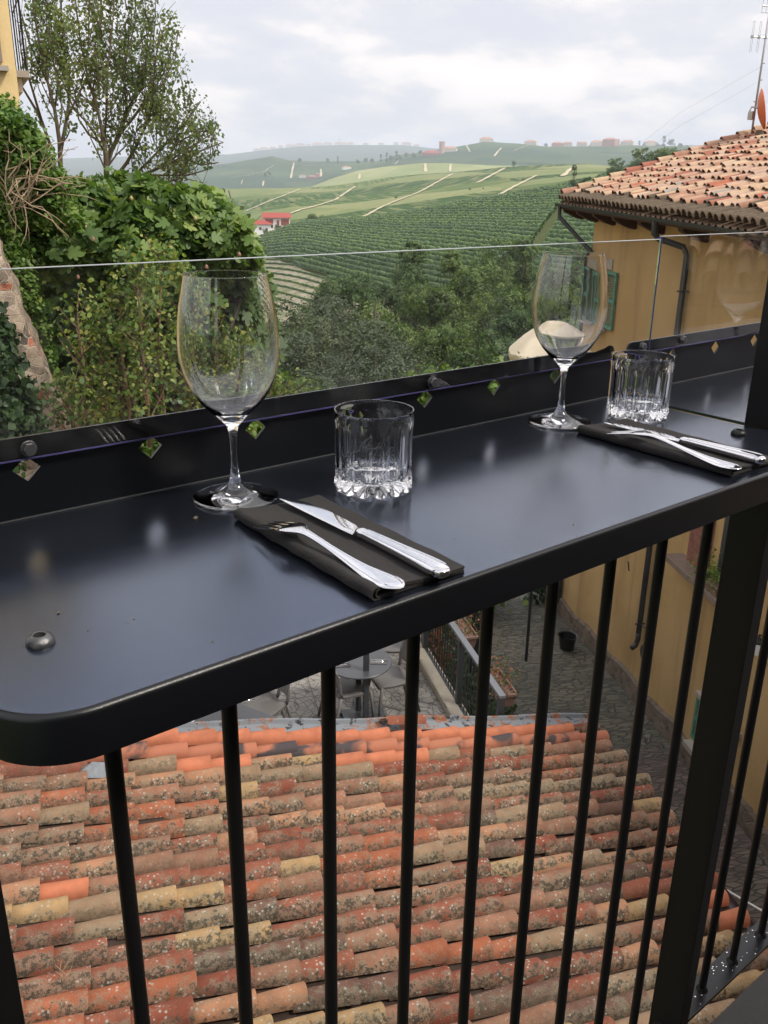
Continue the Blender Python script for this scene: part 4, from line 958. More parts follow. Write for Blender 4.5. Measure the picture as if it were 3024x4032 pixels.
def m_ground():
    t=NT('vineyard_hills'); P=t.pos(); ln=t.n.new('ShaderNodeVectorMath'); ln.operation='LENGTH'; t.l.new(t.vmath('MULTIPLY',P,(1,1,0)).outputs[0],ln.inputs[0]); R=ln.outputs['Value']
    cell=t.n.new('ShaderNodeTexVoronoi'); cell.inputs['Scale'].default_value=.0075; PW=t.vmath('ADD',P,t.vmath('SCALE',t.vmath('SUBTRACT',t.n.new('ShaderNodeTexNoise').outputs['Color'],(.5,.5,.5)).outputs[0]).outputs[0]).outputs[0]
    P2=t.vmath('MULTIPLY',P,(1,1,0)).outputs[0]; t.l.new(P2,cell.inputs['Vector']); sc=t.n.new('ShaderNodeSeparateColor'); t.l.new(cell.outputs['Color'],sc.inputs[0])
    c=t.ramp(sc.outputs[0],[(0,(.045,.085,.028)),(.3,(.065,.115,.035)),(.5,(.095,.145,.048)),(.68,(.13,.18,.065)),(.88,(.22,.24,.11))])
    # fine rows, direction differs per plot
    vr=t.n.new('ShaderNodeVectorRotate'); vr.rotation_type='Z_AXIS'; t.l.new(P2,vr.inputs['Vector']); t.l.new(t.math('MULTIPLY',sc.outputs[1],1.6),vr.inputs['Angle'])
    wv=t.n.new('ShaderNodeTexWave'); wv.wave_type='BANDS'; wv.bands_direction='X'; wv.inputs['Scale'].default_value=.045; wv.inputs['Distortion'].default_value=1.6; wv.inputs['Detail'].default_value=3; t.l.new(vr.outputs[0],wv.inputs['Vector'])
    c=t.mix(t.math('MULTIPLY',wv.outputs['Fac'],.42),c,t.mix(1.,c,(.45,.5,.45),'MULTIPLY'))
    wv2=t.noise(.05,t.vmath('MULTIPLY',vr.outputs[0],(3,.25,1)).outputs[0],4); c=t.mix(t.math('MULTIPLY',t.step(wv2,.48,.62),.5),c,(.27,.26,.12))
    wood=t.step(t.noise(.0035,P2,7,.65),.60,.65); wood=t.math('MULTIPLY',wood,t.step(R,1600,2300)); c=t.mix(wood,c,(.022,.045,.018))
    l2=t.math('MULTIPLY',t.step(R,1700,1850),t.step(R,2400,2200)); c=t.mix(t.math('MULTIPLY',l2,.6),c,t.mix(t.noise(.006,P2,5,.6),(.14,.21,.07),(.48,.46,.24)))  # patch of sun on the middle hill painted as paler fields
    l1=t.math('MULTIPLY',t.step(R,2350,2500),t.step(R,4300,4000)); c=t.mix(t.math('MULTIPLY',l1,.75),c,t.mix(t.step(t.noise(.0022,P2,6,.6),.45,.6),(.020,.05,.022),(.06,.10,.04)))
    far=t.step(R,4000,5000); c=t.mix(far,c,t.mix(t.noise(.002,P2,6,.65),(.03,.055,.03),(.09,.12,.06)))
    # darker grass and soil of the near slope
    near=t.step(R,430,380); soil=t.mix(t.noise(.5,P2,6,.7),(.035,.055,.018),(.11,.12,.05)); c=t.mix(near,c,soil)
    vn=t.step(R,130,70); c=t.mix(vn,c,t.mix(t.noise(.6,P2,5),(.025,.045,.015),(.07,.09,.03)))
    tr=t.n.new('ShaderNodeBsdfPrincipled'); 
    return t.out(t.pbr(c,1.,t.bump(t.noise(.3,P2,5,.7),.5,.6),Specular_IOR_Level=.0))
GROUND=m_ground()
o=fast('hills',V,Fc,GROUND,None,None,smooth=True); tag(o,kind='structure')
# tracks between the vineyards
def track(pts,w,nm='track'):
    P=[]
    for a,b in zip(pts[:-1],pts[1:]):
        n=max(2,int(math.hypot(b[0]-a[0],b[1]-a[1])/8))
        for k in range(n): 
            h_=hit(a[0]+(b[0]-a[0])*k/n,a[1]+(b[1]-a[1])*k/n,400)
            if h_ is not None: P.append(h_)
    if len(P)<3: return
    Q=[P[0]]
    for p in P[1:]:
        if np.linalg.norm(p-Q[-1])<260: Q.append(p)
    if len(Q)<3: return
    V=[];F_=[]
    for i,p in enumerate(Q):
        t=Q[min(i+1,len(Q)-1)]-Q[max(i-1,0)]; s=nrm([t[1],-t[0],0])*w/2*(1+.25*math.sin(i*1.7))
        dz=.35+np.linalg.norm(p)*.0006
        for sg in (-1,1):
            q=p+s*sg; V.append((q[0],q[1],terz(q[0],q[1])+dz))
    for i in range(len(Q)-1): F_.append((2*i,2*i+1,2*i+3,2*i+2))
    m=MB(); m.add(V,F_); o=m.build(nm,PATHM,None,fix=False); tag(o,kind='structure')
TR=[([(970,834),(1060,795),(1190,745)],4),([(1100,860),(1180,830),(1240,815),(1320,790),(1405,732)],5),([(1430,858),(1500,820),(1570,790),(1650,760),(1790,682)],4.5),([(1880,722),(1900,712),(1997,660)],6),([(1945,782),(2030,735),(2120,690)],5),([(2216,697),(2240,675),(2272,650)],8),
    ([(1145,705),(1152,670),(1160,636)],9),([(1265,698),(1263,660)],9),([(1676,680),(1674,640)],9),([(1772,678),(1775,640)],7),([(1910,664),(1908,618)],9),([(1035,735),(1040,706)],7),([(1325,706),(1335,692)],6),([(1414,708),(1418,680)],7),([(1830,565),(1842,585),(1855,610)],7),([(1946,618),(1960,600),(1980,578)],9),([(1715,632),(1712,612)],7),([(1795,612),(1808,632)],8),([(900,703),(970,695),(1040,678),(1085,650)],5),([(955,712),(948,735)],4),([(1180,658),(1260,652),(1370,654)],5),([(1555,650),(1575,628)],5),([(2020,598),(2060,582),(2095,570)],5),([(2360,612),(2450,615),(2640,610)],8)]
for p,w_ in TR: track(p,w_*.62)
# distant buildings
def house_at(px,py,r,wd,hh,label,wall,roof,dp=None,rot=0.,nm='farm_house',cat='house',group='distant houses on the hills',extra=None,hip=True):
    q=rho(px,py,r); dz=terz(q[0],q[1]); base=np.array([q[0],q[1],max(dz-1.5,q[2]-.0) if False else dz-1.5])
    h=nrm([q[0],q[1],0]); l=nrm(np.cross(h,UP)); a=rot; A=l*cos(a)+h*sin(a); B=-l*sin(a)+h*cos(a); dp=dp or wd*.6
    root=empty(nm,base,label,cat,group); top=hh+1.5
    m=MB(); m.box(base+UP*top/2,(wd,dp,top),(A,B,UP)); m.build('wall',wall,root)
    rh=dp*.22; e=.4; c=[base+UP*(top+.02)+A*sx_*(wd/2+e)+B*sy_*(dp/2+e) for sx_,sy_ in((-1,-1),(1,-1),(1,1),(-1,1))]
    ins=dp/2 if hip else 0.; r0=base+UP*(top+rh)-A*(wd/2+e-ins*.8); r1=base+UP*(top+rh)+A*(wd/2+e-ins*.8)
    m=MB(); m.add(c+[r0,r1],[(0,1,5,4),(2,3,4,5),(1,2,5),(3,0,4),(3,2,1,0)]); m.build('roof',roof,root)
    n=max(2,int(wd/4)); fl=max(1,int(hh/3))
    if r<3700:
        for k in range(n):
            for f in range(fl):
                p=base+A*(wd*((k+.5)/n-.5))-B*(dp/2+.03)+UP*(1.5+f*3+1.6); m=MB(); m.box(p,(1.1,.08,1.4),(A,B,UP)); m.build('window',WIN,root)
    if extra: extra(root,base,A,B,top)
    return root
D_=[(1228,640,2900,24,6,'low brown farmhouse among trees on the middle hill, left of the church tower',BRICKW,PINKR),
 (1190,637,2950,22,6,'long grey-roofed farm building at the left end of the middle hill ridge',CREAMW,GREYSH),
 (1250,633,2900,14,10,'square turreted farmhouse on the middle hill ridge',PINKR,PINKR),
 (1365,632,3000,26,6,'white farmhouse low on the ridge beside dark trees',WHITEW,PINKR),
 (1700,606,3150,60,8,'long red-roofed castle wing at the foot of the church tower',BRICKW,REDR),
 (1770,592,3250,50,10,'cream palace wing right of the church tower',CREAMW,PINKR),
 (1778,640,2500,50,6,'long low farm block with pink roof, below the church tower',CREAMW,REDR),
 (1875,636,2500,62,9,'large red-roofed winery building in the middle of the hill',CREAMW,REDR),
 (1915,556,3560,50,9,'pale manor on the crest of the round hill',CREAMW,PINKR),
 (2090,572,3560,44,11,'orange-roofed house right of the round hill crest',CREAMW,PINKR),
 (2195,574,3560,40,11,'pink house first left of the ridge-top village row',PINKR,PINKR),
 (2235,574,3560,34,12,'tan house second in the ridge-top village row',CREAMW,PINKR),
 (2292,574,3560,36,12,'cream house before the gap in the ridge-top village row',CREAMW,PINKR),
 (2350,572,3560,46,14,'wide cream house in the middle of the ridge-top village row',CREAMW,PINKR),
 (2400,578,3500,46,22,'tallest pink block of the ridge-top village row',PINKR,PINKR),
 (2422,572,3560,30,20,'narrow ochre block beside the tallest pink block',CREAMW,PINKR),
 (2470,573,3560,44,12,'pale house right of the tallest pink block',CREAMW,PINKR),
 (2560,572,3560,40,12,'last cream house at the right end of the ridge-top row',CREAMW,PINKR),
 (2748,590,3300,26,10,'small pink house just left of the near roof ridge',PINKR,REDR),
 (2262,640,1500,16,4,'small white shed at the top of the sandy track',WHITEW,WHITEW),
 (1226,733,1380,15,4,'small sand-coloured hut at the far end of a track',CREAMW,PINKR),
 (1248,905,420,11,2.6,'low pink-roofed shed right of the white farmhouse',CREAMW,PINKR),
 (1262,876,520,7,2,'tiny white shed behind the bushes by the farm',WHITEW,WHITEW),
 (450,735,900,40,8,'red-roofed house glimpsed through the sparse tree branches',CREAMW,REDR),(560,742,950,60,9,'wide pinkish building glimpsed right of the tree trunk',CREAMW,PINKR),
 (380,720,1000,30,7,'small pale house glimpsed left of the tree trunk',CREAMW,PINKR)]
for d in D_: house_at(*d,rot=random.Random(d[0]).uniform(-.4,.4))
def tower_extra(root,base,A,B,top):
    pass
# church / castle tower
q=rho(1740,590,3200); bz=terz(q[0],q[1]); tw=empty('castle_tower',(q[0],q[1],bz),'square brick castle tower standing above the red-roofed buildings on the hill','tower')
zt_=rho(1740,561,3200)[2]; TWM=simple('pink_tower_brick',(.40,.25,.19),.9,.15,.1)
m=MB(); m.box(np.array([q[0],q[1],(bz-4+zt_)/2]),(13,13,zt_-bz+4)); m.build('shaft',TWM,tw); m=MB(); bz=zt_-41
for i in (-1,0,1):
    for j in (-1,0,1):
        if i or j: m.box(np.array([q[0]+i*5.4,q[1]+j*5.4,bz+42.5]),(2.6,2.6,3.2))
m.box(np.array([q[0],q[1],bz+40.6]),(14.4,14.4,1.6)); m.build('battlement',TWM,tw)
# distant hill towns on the blue ridge
rr=random.Random(9)
TWN=[]
for k,(px,py) in enumerate([(1010,597),(1040,588),(1075,582),(1105,574),(1140,568),(1160,566),(1178,562),(1190,566),(1215,565),(1250,564),(1290,562),(1335,560),(1336,552),(1352,561),(1380,561),(1440,563),(1500,563),(1560,562),(1600,564),(1640,568)]):
    h_=rr.uniform(10,18); 
    if px in (1336,): h_=45
    house_at(px,py,8200,rr.uniform(35,90) if h_<40 else 14,h_,'hazy pale house on the farthest blue ridge',CREAMW,PINKR,nm='ridge_house',group='hazy houses on the farthest ridge')
# nearer white farmhouse with red roof
fb=rho(1078,905,400); fz=terz(fb[0],fb[1])
h=nrm([fb[0],fb[1],0]); l=nrm(np.cross(h,UP)); l=l if (RM.T@l)[0]>0 else -l; fz=(RM@np.array([0,0,0]))[2]+rho(1078,912,400)[2]
fb=np.array([fb[0],fb[1],fz]); fh=empty('farm_house',fb,'white farmhouse with bright red roofs at the left edge of the dark vineyard','house')
def fx(a,b,z): return fb+l*a+h*b+UP*z
def fbox(nm,mat,a0,a1,b0,b1,z0,z1): m=MB(); m.box(fx((a0+a1)/2,(b0+b1)/2,(z0+z1)/2),(a1-a0,b1-b0,z1-z0),(l,h,UP)); return m.build(nm,mat,fh)
fbox('wall',WHITEW,-4.5,7.0,2,10,-6,5.6); fbox('wall',WHITEW,-9.6,-1.2,-4,2,-6,3.1); 
fbox('brick_infill',BRICKW,1.3,2.4,1.9,1.99,1.,4.6); fbox('brick_infill',BRICKW,3.2,6.6,1.9,1.99,2.4,5.0); fbox('brick_infill',BRICKW,-3.6,-.2,1.9,1.99,3.3,5.0); fbox('door',BRICKW,4.1,6.6,1.9,1.99,-.5,1.7)
def froof(a0,a1,b0,b1,z,rh,nm='roof'):
    m=MB(); c=[fx(a0,b0,z),fx(a1,b0,z),fx(a1,b1,z),fx(a0,b1,z),fx(a0+.6,(b0+b1)/2,z+rh),fx(a1-.6,(b0+b1)/2,z+rh)]; m.add(c,[(0,1,5,4),(2,3,4,5),(1,2,5),(3,0,4),(3,2,1,0)]); return m.build(nm,REDR,fh)
froof(-5.2,7.7,.8,11,5.6,1.9); 
m=MB(); c=[fx(-10.4,-4.7,3.1),fx(-.4,-4.7,3.1),fx(-.4,2.6,3.1),fx(-10.4,2.6,3.1),fx(-6.2,-1,4.8),fx(-4.4,-1,4.8)]; m.add(c,[(0,1,5,4),(2,3,4,5),(1,2,5),(3,0,4),(3,2,1,0)]); m.build('roof',REDR,fh)
for a,b,z,w_,hh in ((-8.2,-4.05,1.4,.9,1.1),(-5.6,-4.05,1.4,.9,1.1),(-3.,-4.05,.6,1.,1.9),(-.7,1.95,2.0,.9,1.3),(2.9,1.95,1.,.7,2.6)):
    m=MB(); m.box(fx(a,b,z),(w_,.06,hh),(l,h,UP)); m.build('window',WIN,fh)
fbox('yard_wall',WHITEW,-8,9.5,-9,-8.6,-3.2,-1.4)
# ------------------------------------------------------------------ trees
def blob_points(rs,n,C,Rd,clump=26,cs=.18,shell=.55):
    """n points in clumps inside an ellipsoid"""
    d=rs.normal(size=(clump,3)); d/=np.linalg.norm(d,axis=1)[:,None]; rr_=rs.uniform(shell,1.,clump)**.7; cc_=d*rr_[:,None]
    w=rs.randint(0,clump,n); P=cc_[w]+rs.normal(size=(n,3))*cs; return np.asarray(C)+P*np.asarray(Rd), d[w], (w*0.618)%1.
def woodtree(seed,H=9.,W=4.2,n=2600,leaf=.34,mat=L_WOOD,kind=0):
    rs=np.random.RandomState(seed); root=empty('tree',(0,0,0),'','tree'); n=int(n*2.1); leaf=leaf*.72
    m=MB(); m.tube([(0,0,-1),(.1,0,H*.3),(0,.1,H*.62),(0,0,H*.85)],[.24,.18,.1,.04],7)
    for k in range(6):
        a=rs.rand()*6.28; z=H*rs.uniform(.28,.6); m.tube([(0,0,z),(cos(a)*W*.3,sin(a)*W*.3,z+H*.12),(cos(a)*W*.55,sin(a)*W*.55,z+H*.25)],[.09,.06,.02],5)
    m.build('trunk',BARK,root)
    Ps=[];Ds=[];Cs=[]
    lobes=11 if kind==0 else 7
    for k in range(lobes):
        a=rs.rand()*6.28; zz=rs.uniform(.22,.86); rd=(1-abs(zz-.48)*1.35)*W*.55*rs.uniform(.5,1.15) if kind==0 else W*.25*rs.rand()
        R=W*rs.uniform(.30,.48)*(1.15-zz*.45); P,D,c=blob_points(rs,n//lobes,(cos(a)*rd,sin(a)*rd,H*zz),(R,R,R*.85),30,.13,.6); Ps.append(P);Ds.append(D);Cs.append(c*.5+rs.rand()*.35+rs.rand(len(c))*.2)
    leafcloud('crown',np.concatenate(Ps),leaf,KITE*np.array([1.3,1]),mat,root,rs,upb=.35,vcol=np.clip(np.concatenate(Cs),0,1),out=np.concatenate(Ds),outw=2.4)
    return root
L_OLIVE=m_leaf('greyish_leaves',[(.05,.075,.04),(.08,.11,.055),(.11,.15,.075)],.6,.2)
protos=[woodtree(1,9,4.6,4200,.26),woodtree(2,10,4.0,4200,.26),woodtree(3,8,4.6,4200,.24),woodtree(4,11,3.3,3800,.25,kind=1),woodtree(5,7,4.2,4200,.20,L_OLIVE),woodtree(6,8,3.6,3800,.26,m_leaf('light_green_leaves',[(.04,.085,.022),(.07,.125,.03),(.11,.18,.045)],.5,.3))]
used=set(); wr=random.Random(77); cnt=0
def place(k,px,py,r,Hpx,label,group='trees of the valley wood',rz=None,sink=0):
    """crown top at pixel (px,py); apparent height Hpx"""
    global cnt
    t=rho(px,py,r); Hs=[9,10,8,11,7,8][k]; hm=Hpx*r/3560.; sc=hm/Hs
    o=protos[k] if k not in used else copy_tree(protos[k]); used.add(k)
    o.location=Vector((t[0],t[1],t[2]-hm*.97)); wmul=wr.uniform(.95,1.2); o.scale=(sc*wmul,sc*wmul,sc); o.rotation_euler=(0,0,wr.uniform(0,6.28) if rz is None else rz)
    o['label']=label; o['category']='tree'; o['group']=group; cnt+=1
    return o
SIDE=['left','middle','right']
W=[ # (kind, px, py top, r, height px, text)
 (3,1640,935,118,430,'tall bushy tree rising highest in the valley wood, right of centre'),
 (1,1560,1005,112,400,'rounded dark tree left of the tallest one in the valley wood'),
 (3,1790,975,122,420,'slim tree just right of the tallest in the valley wood'),
 (1,1985,905,130,430,'pale-tipped tree under the vineyard edge, left of the second wine glass'),
 (3,2075,920,128,430,'tall thin-topped tree next to the second wine glass'),
 (0,1900,1010,118,400,'dark spreading tree below the pale-tipped pair'),
 (2,2200,940,126,420,'tree seen through the second wine glass'),
 (1,2290,930,132,430,'tree against the corner of the ochre house'),
 (0,1350,1060,104,380,'dark tree standing at the edge of the young vines'),
 (0,1700,1090,98,420,'big rounded crown in the centre of the valley wood'),
 (1,1870,1120,95,400,'pointed crown right of the big centre crown'),
 (2,1480,1130,92,380,'rounded crown left of the big centre crown'),
 (0,2020,1110,104,400,'dark hollow crown above the cream canopy'),
 (5,2050,1190,82,330,'bright green crown above the cream canopy tip'),
 (4,1250,1140,86,420,'grey-green willow-like tree left in the wood, beside the young vines'),
 (4,1180,1230,72,460,'grey-green bushy tree behind the right rim of the nearest wine glass'),
 (4,1380,1230,70,460,'large grey-green feathery tree in the lower middle of the wood'),
 (4,1100,1290,66,420,'low grey-green tree low behind the nearest wine glass'),
 (1,1560,1230,76,420,'dark crown low in the middle of the wood'),
 (0,1750,1250,74,420,'broad dark crown low right of the middle'),
 (5,1930,1290,70,380,'fresh green crown left of the cream canopy'),
 (2,1880,1380,60,380,'dark crown below left of the cream canopy tip'),
 (2,1650,1380,58,400,'dark bush-like crown above the upstand, centre'),
 (4,1480,1350,56,420,'feathery grey-green crown above the upstand'),
 (4,1290,1390,52,420,'lowest feathery crown right of the nearest wine glass'),
 (2,2140,1180,96,380,'dark crown seen through the bowl of the second wine glass'),
 (0,2250,1120,104,420,'broad crown behind the second wine glass beside the ochre house'),
 (0,2200,1240,88,420,'crown behind the cream canopy'),
 (5,1990,1400,42,330,'light green sapling crown just over the upstand left of the canopy'),
 (5,1760,1440,36,340,'light green bushy crown just over the upstand, centre right'),
 (5,1610,1455,33,330,'light green bushy crown just over the upstand, centre'),
 (2,1080,1400,40,480,'dark crown behind the stem of the nearest wine glass'),
 (4,950,1250,60,480,'grey-green crown seen through the bowl of the nearest wine glass'),
 (0,820,1180,60,560,'dark crown seen through the left of the nearest wine glass'),
]
for k,px,py,r,hp_,tx in W: place(k,px,py,r,hp_,tx)
F2=[(3,2265,645,330,95,'thin spindly tree on the near hill crest left of the roof'),(1,2432,612,300,130,'sparse tree with forked trunk on the near hill crest'),(1,2535,568,310,170,'tall tree on the near hill crest above the roof edge'),(0,2620,570,310,150,'rounded tree right of the tall one on the near hill crest'),(0,2700,575,300,140,'ochre-green tree touching the tiled roof line'),(0,2490,640,320,90,'low bush between the crest trees'),(2,2810,560,330,160,'crest tree mostly hidden by the tiled roof')]
for k,px,py,r,hp_,tx in F2: place(k,px,py,r,hp_,tx,'trees on the near hill crest')
F3=[(0,1228,838,440,55,'dark round tree right of the white farmhouse'),(2,1260,836,450,50,'second round tree right of the farmhouse'),(0,1090,882,385,28,'small round bush at the farmhouse door'),(2,1045,893,380,30,'grey bush at the white wall of the farmhouse'),(1,2024,630,1300,26,'lone yellow-green tree on the skyline of the green hill')]
for k,px,py,r,hp_,tx in F3: place(k,px,py,r,hp_,tx,'trees by the farm and fields')
for (px,py,r,hh,kk) in ((1330,613,3000,28,3),(1500,605,2950,34,3),(1522,598,2950,42,3),(1562,592,2950,44,3),(1440,620,2950,24,0),(1465,622,2950,22,0),(1540,610,2950,26,0),(1600,600,3050,24,0),(1630,596,3050,22,2),(1410,622,2950,20,2),(1575,605,2950,22,2),(1655,590,3050,22,0),(1290,622,2900,20,0),(2150,563,3560,18,0),(2275,556,3560,24,3),(2518,552,3560,30,3),(2618,532,3560,50,3),(2645,545,3560,34,0),(2590,556,3560,26,2),(2680,562,3560,22,0),(2540,560,3560,22,0),(2330,560,3560,20,2),(2450,560,3560,20,0),(2700,566,3560,22,2),(1180,622,2900,20,0),(1045,678,2400,18,0),(1060,672,2400,16,2),(2215,560,3560,30,3),(1890,560,3560,12,2),(1945,556,3560,12,0)):
    place(kk,px,py,r,hh,'hazy dark tree among the houses along the far hill ridge' if r>3200 else 'dark tree on the wooded middle hill','dark trees on the distant ridges' if r>3200 else 'dark trees on the wooded middle hill')
for (px,py,r_,hh,kk) in ((1150,792,900,14,0),(1300,800,880,12,2),(1335,770,1000,10,0),(1520,760,1050,12,2),(1560,772,980,10,0),(1690,720,1150,10,2),(1850,740,1050,12,0),(1905,735,1060,9,2),(2060,700,1150,11,0),(2330,700,1150,16,1),(2395,660,1280,18,0),(1110,778,950,10,2)):
    d_=hit(px,py+8,500)
    if d_ is None: continue
    r2_=math.hypot(d_[0],d_[1]); place(kk,px,py,r2_,hh*1.6,'small dark bush at a field edge on the sunlit green hill','field-edge bushes on the green hill')
# ------------------------------------------------------------------ vine rows on the near slope
RA=rad(5.); RD=np.array([sin(RA),cos(RA),0]); RP=np.array([cos(RA),-sin(RA),0])
rv=np.random.RandomState(5); VI=0; bL=bt(1000,1000)[0]; 
YG=sorted([(math.degrees(math.atan2(h_[0],h_[1])),math.hypot(h_[0],h_[1])) for h_ in [hit(*q,120) for q in ((960,985),(1030,1010),(1120,1040),(1200,1072),(1290,1108),(1370,1145),(1460,1190))] if h_ is not None])
print('YG',YG)
def ygf(b): return float(np.interp(b,[q[0] for q in YG],[q[1] for q in YG]))
def in_field(x,y):
    r=math.hypot(x,y); b=math.degrees(math.atan2(x,y))
    if b<28.6 or b>61: return 0
    if r>366+4*math.sin(b): return 0
    lo=np.interp(b,[28,31,34,37,40,46,52,61],[214,211,208,206,206,210,215,218])
    if r<lo: return 0
    # dirt strip between two plots on the right
    px=np.interp(r,[210,366],[47.0,51.5])
    if abs(b-px)<.35: return 0
    yg=ygf(b)
    return 2 if r<yg else 1
def vine_row(p,young,pts):
    n=len(pts); V=[];F_=[];w0=.46 if not young else .17; h0=1.65 if not young else .8
    K=7
    prof=[(-1,.28),(-1.15,.6),(-.75,.92),(0,1.),(.75,.9),(1.15,.58),(1,.26)]
    jit=rv.normal(size=(n,K,2))
    for i,(x,y,z) in enumerate(pts):
        wv=w0*(1+.18*rv.randn()); hv=h0*(1+.07*rv.randn())
        for k,(a,b_) in enumerate(prof):
            q=RP*(a*wv+jit[i,k,0]*.06); V.append((x+q[0],y+q[1],z+b_*hv+jit[i,k,1]*(.07 if not young else .05)))
    for i in range(n-1):
        for k in range(K-1): F_.append((i*K+k,i*K+k+1,(i+1)*K+k+1,(i+1)*K+k))
    return V,F_
rows=[]
for kk in range(0,68):
    p=70+kk*3.6; cur=[];mode=0
    s=40.
    while s<370:
        x,y=RD[0]*s+RP[0]*p,RD[1]*s+RP[1]*p; f=in_field(x,y)
        if f==2 and kk%2: f=0 if False else f
        if f!=mode:
            if len(cur)>6 and mode: rows.append((p,mode,cur))
            cur=[]; mode=f
        if f: cur.append((x,y,terz(x,y)))
        s+=.62
    if len(cur)>6 and mode: rows.append((p,mode,cur))
for p,mode,pts in rows:
    V,F_=vine_row(p,mode==2,pts); me_=fast('vine_row',np.array(V),np.array(F_),L_VINE,None,rv.rand(len(F_)),loc=np.array(pts[0]))
    mid=pts[len(pts)//2]; bb=math.degrees(math.atan2(mid[0],mid[1]))
    if mode==2: tag(me_,'thin row of young vines on pale soil at the lower left of the near slope','vine row','rows of young vines on pale soil')
    elif bb>49: tag(me_,'short dark vine row right of the dirt strip, beside the ochre house','vine row','vine rows right of the dirt strip')
    else: tag(me_,'long dark green vine row running across the near slope','vine row','vine rows across the near slope')
print('rows',len(rows))

# pale soil under the young vines
V=[];F_=[]; bs=np.linspace(27.5,41,44); 
for b in bs:
    yg=ygf(b); 
    for k in range(12):
        r=200+max(1.,yg-200)*k/11.; x,y=r*sin(rad(b)),r*cos(rad(b)); V.append((x,y,terz(x,y)+.3))
for i in range(43):
    for k in range(11): F_.append((i*12+k,(i+1)*12+k,(i+1)*12+k+1,i*12+k+1))
m=MB(); m.add(V,F_); t=NT('pale_vineyard_soil'); f=t.noise(.35,t.pos(),6,.7)
o=m.build('bare_soil',t.out(t.pbr(t.mix(t.step(f,.42,.6),(.30,.26,.19),(.14,.15,.07)),1.)),None,smooth=True,fix=False); tag(o,kind='structure')
# ================================================================== left side: house, walls, creepers, fig, trees
def pw(px,py,d): return rho(px,py,d)
c0=pw(66,300,14.); 
def c_at(z): return np.array([c0[0],c0[1],z])
f1=nrm([-.96,.16,0]); f2=nrm([.25,.968,0])      # visible face runs to the left; other side runs away
yb=empty('apricot_house',c_at(-10),'tall apricot-yellow house at the upper left edge with a small balcony','house')
m=MB(); m.add([c_at(-12),c_at(-12)+f1*7,c_at(-12)+f1*7+f2*9,c_at(-12)+f2*9,c_at(7),c_at(7)+f1*7,c_at(7)+f1*7+f2*9,c_at(7)+f2*9],[(0,1,5,4),(1,2,6,5),(2,3,7,6),(3,0,4,7),(4,5,6,7)]); m.build('wall',OCHRE2,yb)
nf=nrm(np.cross(f1,UP)); nf=nf if nf.dot(c0)<0 else -nf
pa=pw(11,235,13.9); s_=(pa-c0).dot(f1); za=pw(11,243,13.9)[2]
m=MB(); m.box(c_at(za+.75)+f1*(s_+.25)+nf*.03,(.5,.05,1.5),(f1,nf,UP)); 
for k in range(18): m.box(c_at(za+.08+k*.08)+f1*(s_+.25)+nf*.06,(.40,.02,.05),(f1,nf,UP))
m.build('shutter',GREYSH,yb); m=MB(); m.box(c_at(za-.08)+f1*(s_+.5)+nf*.06,(1.1,.16,.06),(f1,nf,UP)); m.build('sill',STONEW,yb)
zb_=pw(100,285,15.2)[2]; g2=nrm(np.cross(UP,f2)); g2=g2 if g2.dot(nrm([1,0,0]))>0 else -g2
bc=c_at(zb_)+f2*2.2
m=MB(); m.box(bc+g2*.11,(1.6,.32,.09),(f2,g2,UP)); m.build('balcony_slab',STONEW,yb); m=MB(); m.box(bc+g2*.07-UP*.14,(1.2,.20,.18),(f2,g2,UP)); m.build('balcony_bracket',CREAMW,yb)
bal=MB(); bal.tube([bc+g2*.24+f2*-.78+UP*1.0,bc+g2*.24+f2*.78+UP*1.0],.012,6); bal.tube([bc+g2*.0+f2*-.78+UP*1.0,bc+g2*.24+f2*-.78+UP*1.0],.02,6)
for k in range(2): q=bc+g2*.24+f2*(-.78+k*1.56); bal.tube([q,q+UP*1.0],.009,5)
for k in range(7): q=bc+g2*(.03+k*.033)+f2*-.78; bal.tube([q,q+UP*1.0],.009,5)
bal.build('balcony_railing',DARK,yb)
# wall under the creeper
def screen_prism(name,pts,d,th,mat,rough=.0):
    P=[pw(x,y,d) for x,y in pts]; h=nrm([P[0][0],P[0][1],0]); 
    h=nrm(sum([nrm([p[0],p[1],0]) for p in P])); m=MB(P[0]); m.prism(P,h*th); return m.build(name,mat,None)
o=screen_prism('garden_wall',[(-500,430),(20,470),(120,600),(200,720),(250,830),(270,1000),(230,1300),(240,1700),(260,2300),(-500,2300)],10.6,.7,STONE); tag(o,'old rubble garden wall hidden behind the bright creeper at upper left','wall')
# battered stone buttress in front: displaced surface grid
edge=[(900,-28),(971,0),(1044,27),(1140,60),(1234,90),(1319,118),(1432,167),(1514,194),(1600,225),(1672,253),(1760,285),(1900,330)]
ys=np.linspace(890,1900,70); 
m=MB(pw(100,1400,7.3)); V=[];Fc=[]; NX=18; rs=np.random.RandomState(8)
hd=nrm([*(pw(100,1400,7.3)[:2]),0]); sd_=nrm(np.cross(hd,UP)); 
from mathutils import noise as MN
def dsp(p): return .035*MN.noise(Vector(p)*4.)+.03*MN.noise(Vector(p)*11.)
for i,y in enumerate(ys):
    xe=np.interp(y,[e[0] for e in edge],[e[1] for e in edge])
    for k in range(NX):
        x=xe-(NX-1-k)*28.; p=pw(x,y,7.3+(1900-y)*.0006); dd=dsp(p); q=p-hd*dd*1.5
        if k==NX-1: q=q+sd_*(-dd*.8)+hd*.05
        V.append(q)
    for k in range(4):
        p=pw(xe,y,7.3+(1900-y)*.0006)+hd*(.25+.5*k); V.append(p+sd_*dsp(p))
N_=NX+4
for i in range(69):
    for k in range(N_-1): Fc.append((i*N_+k,i*N_+k+1,(i+1)*N_+k+1,(i+1)*N_+k))
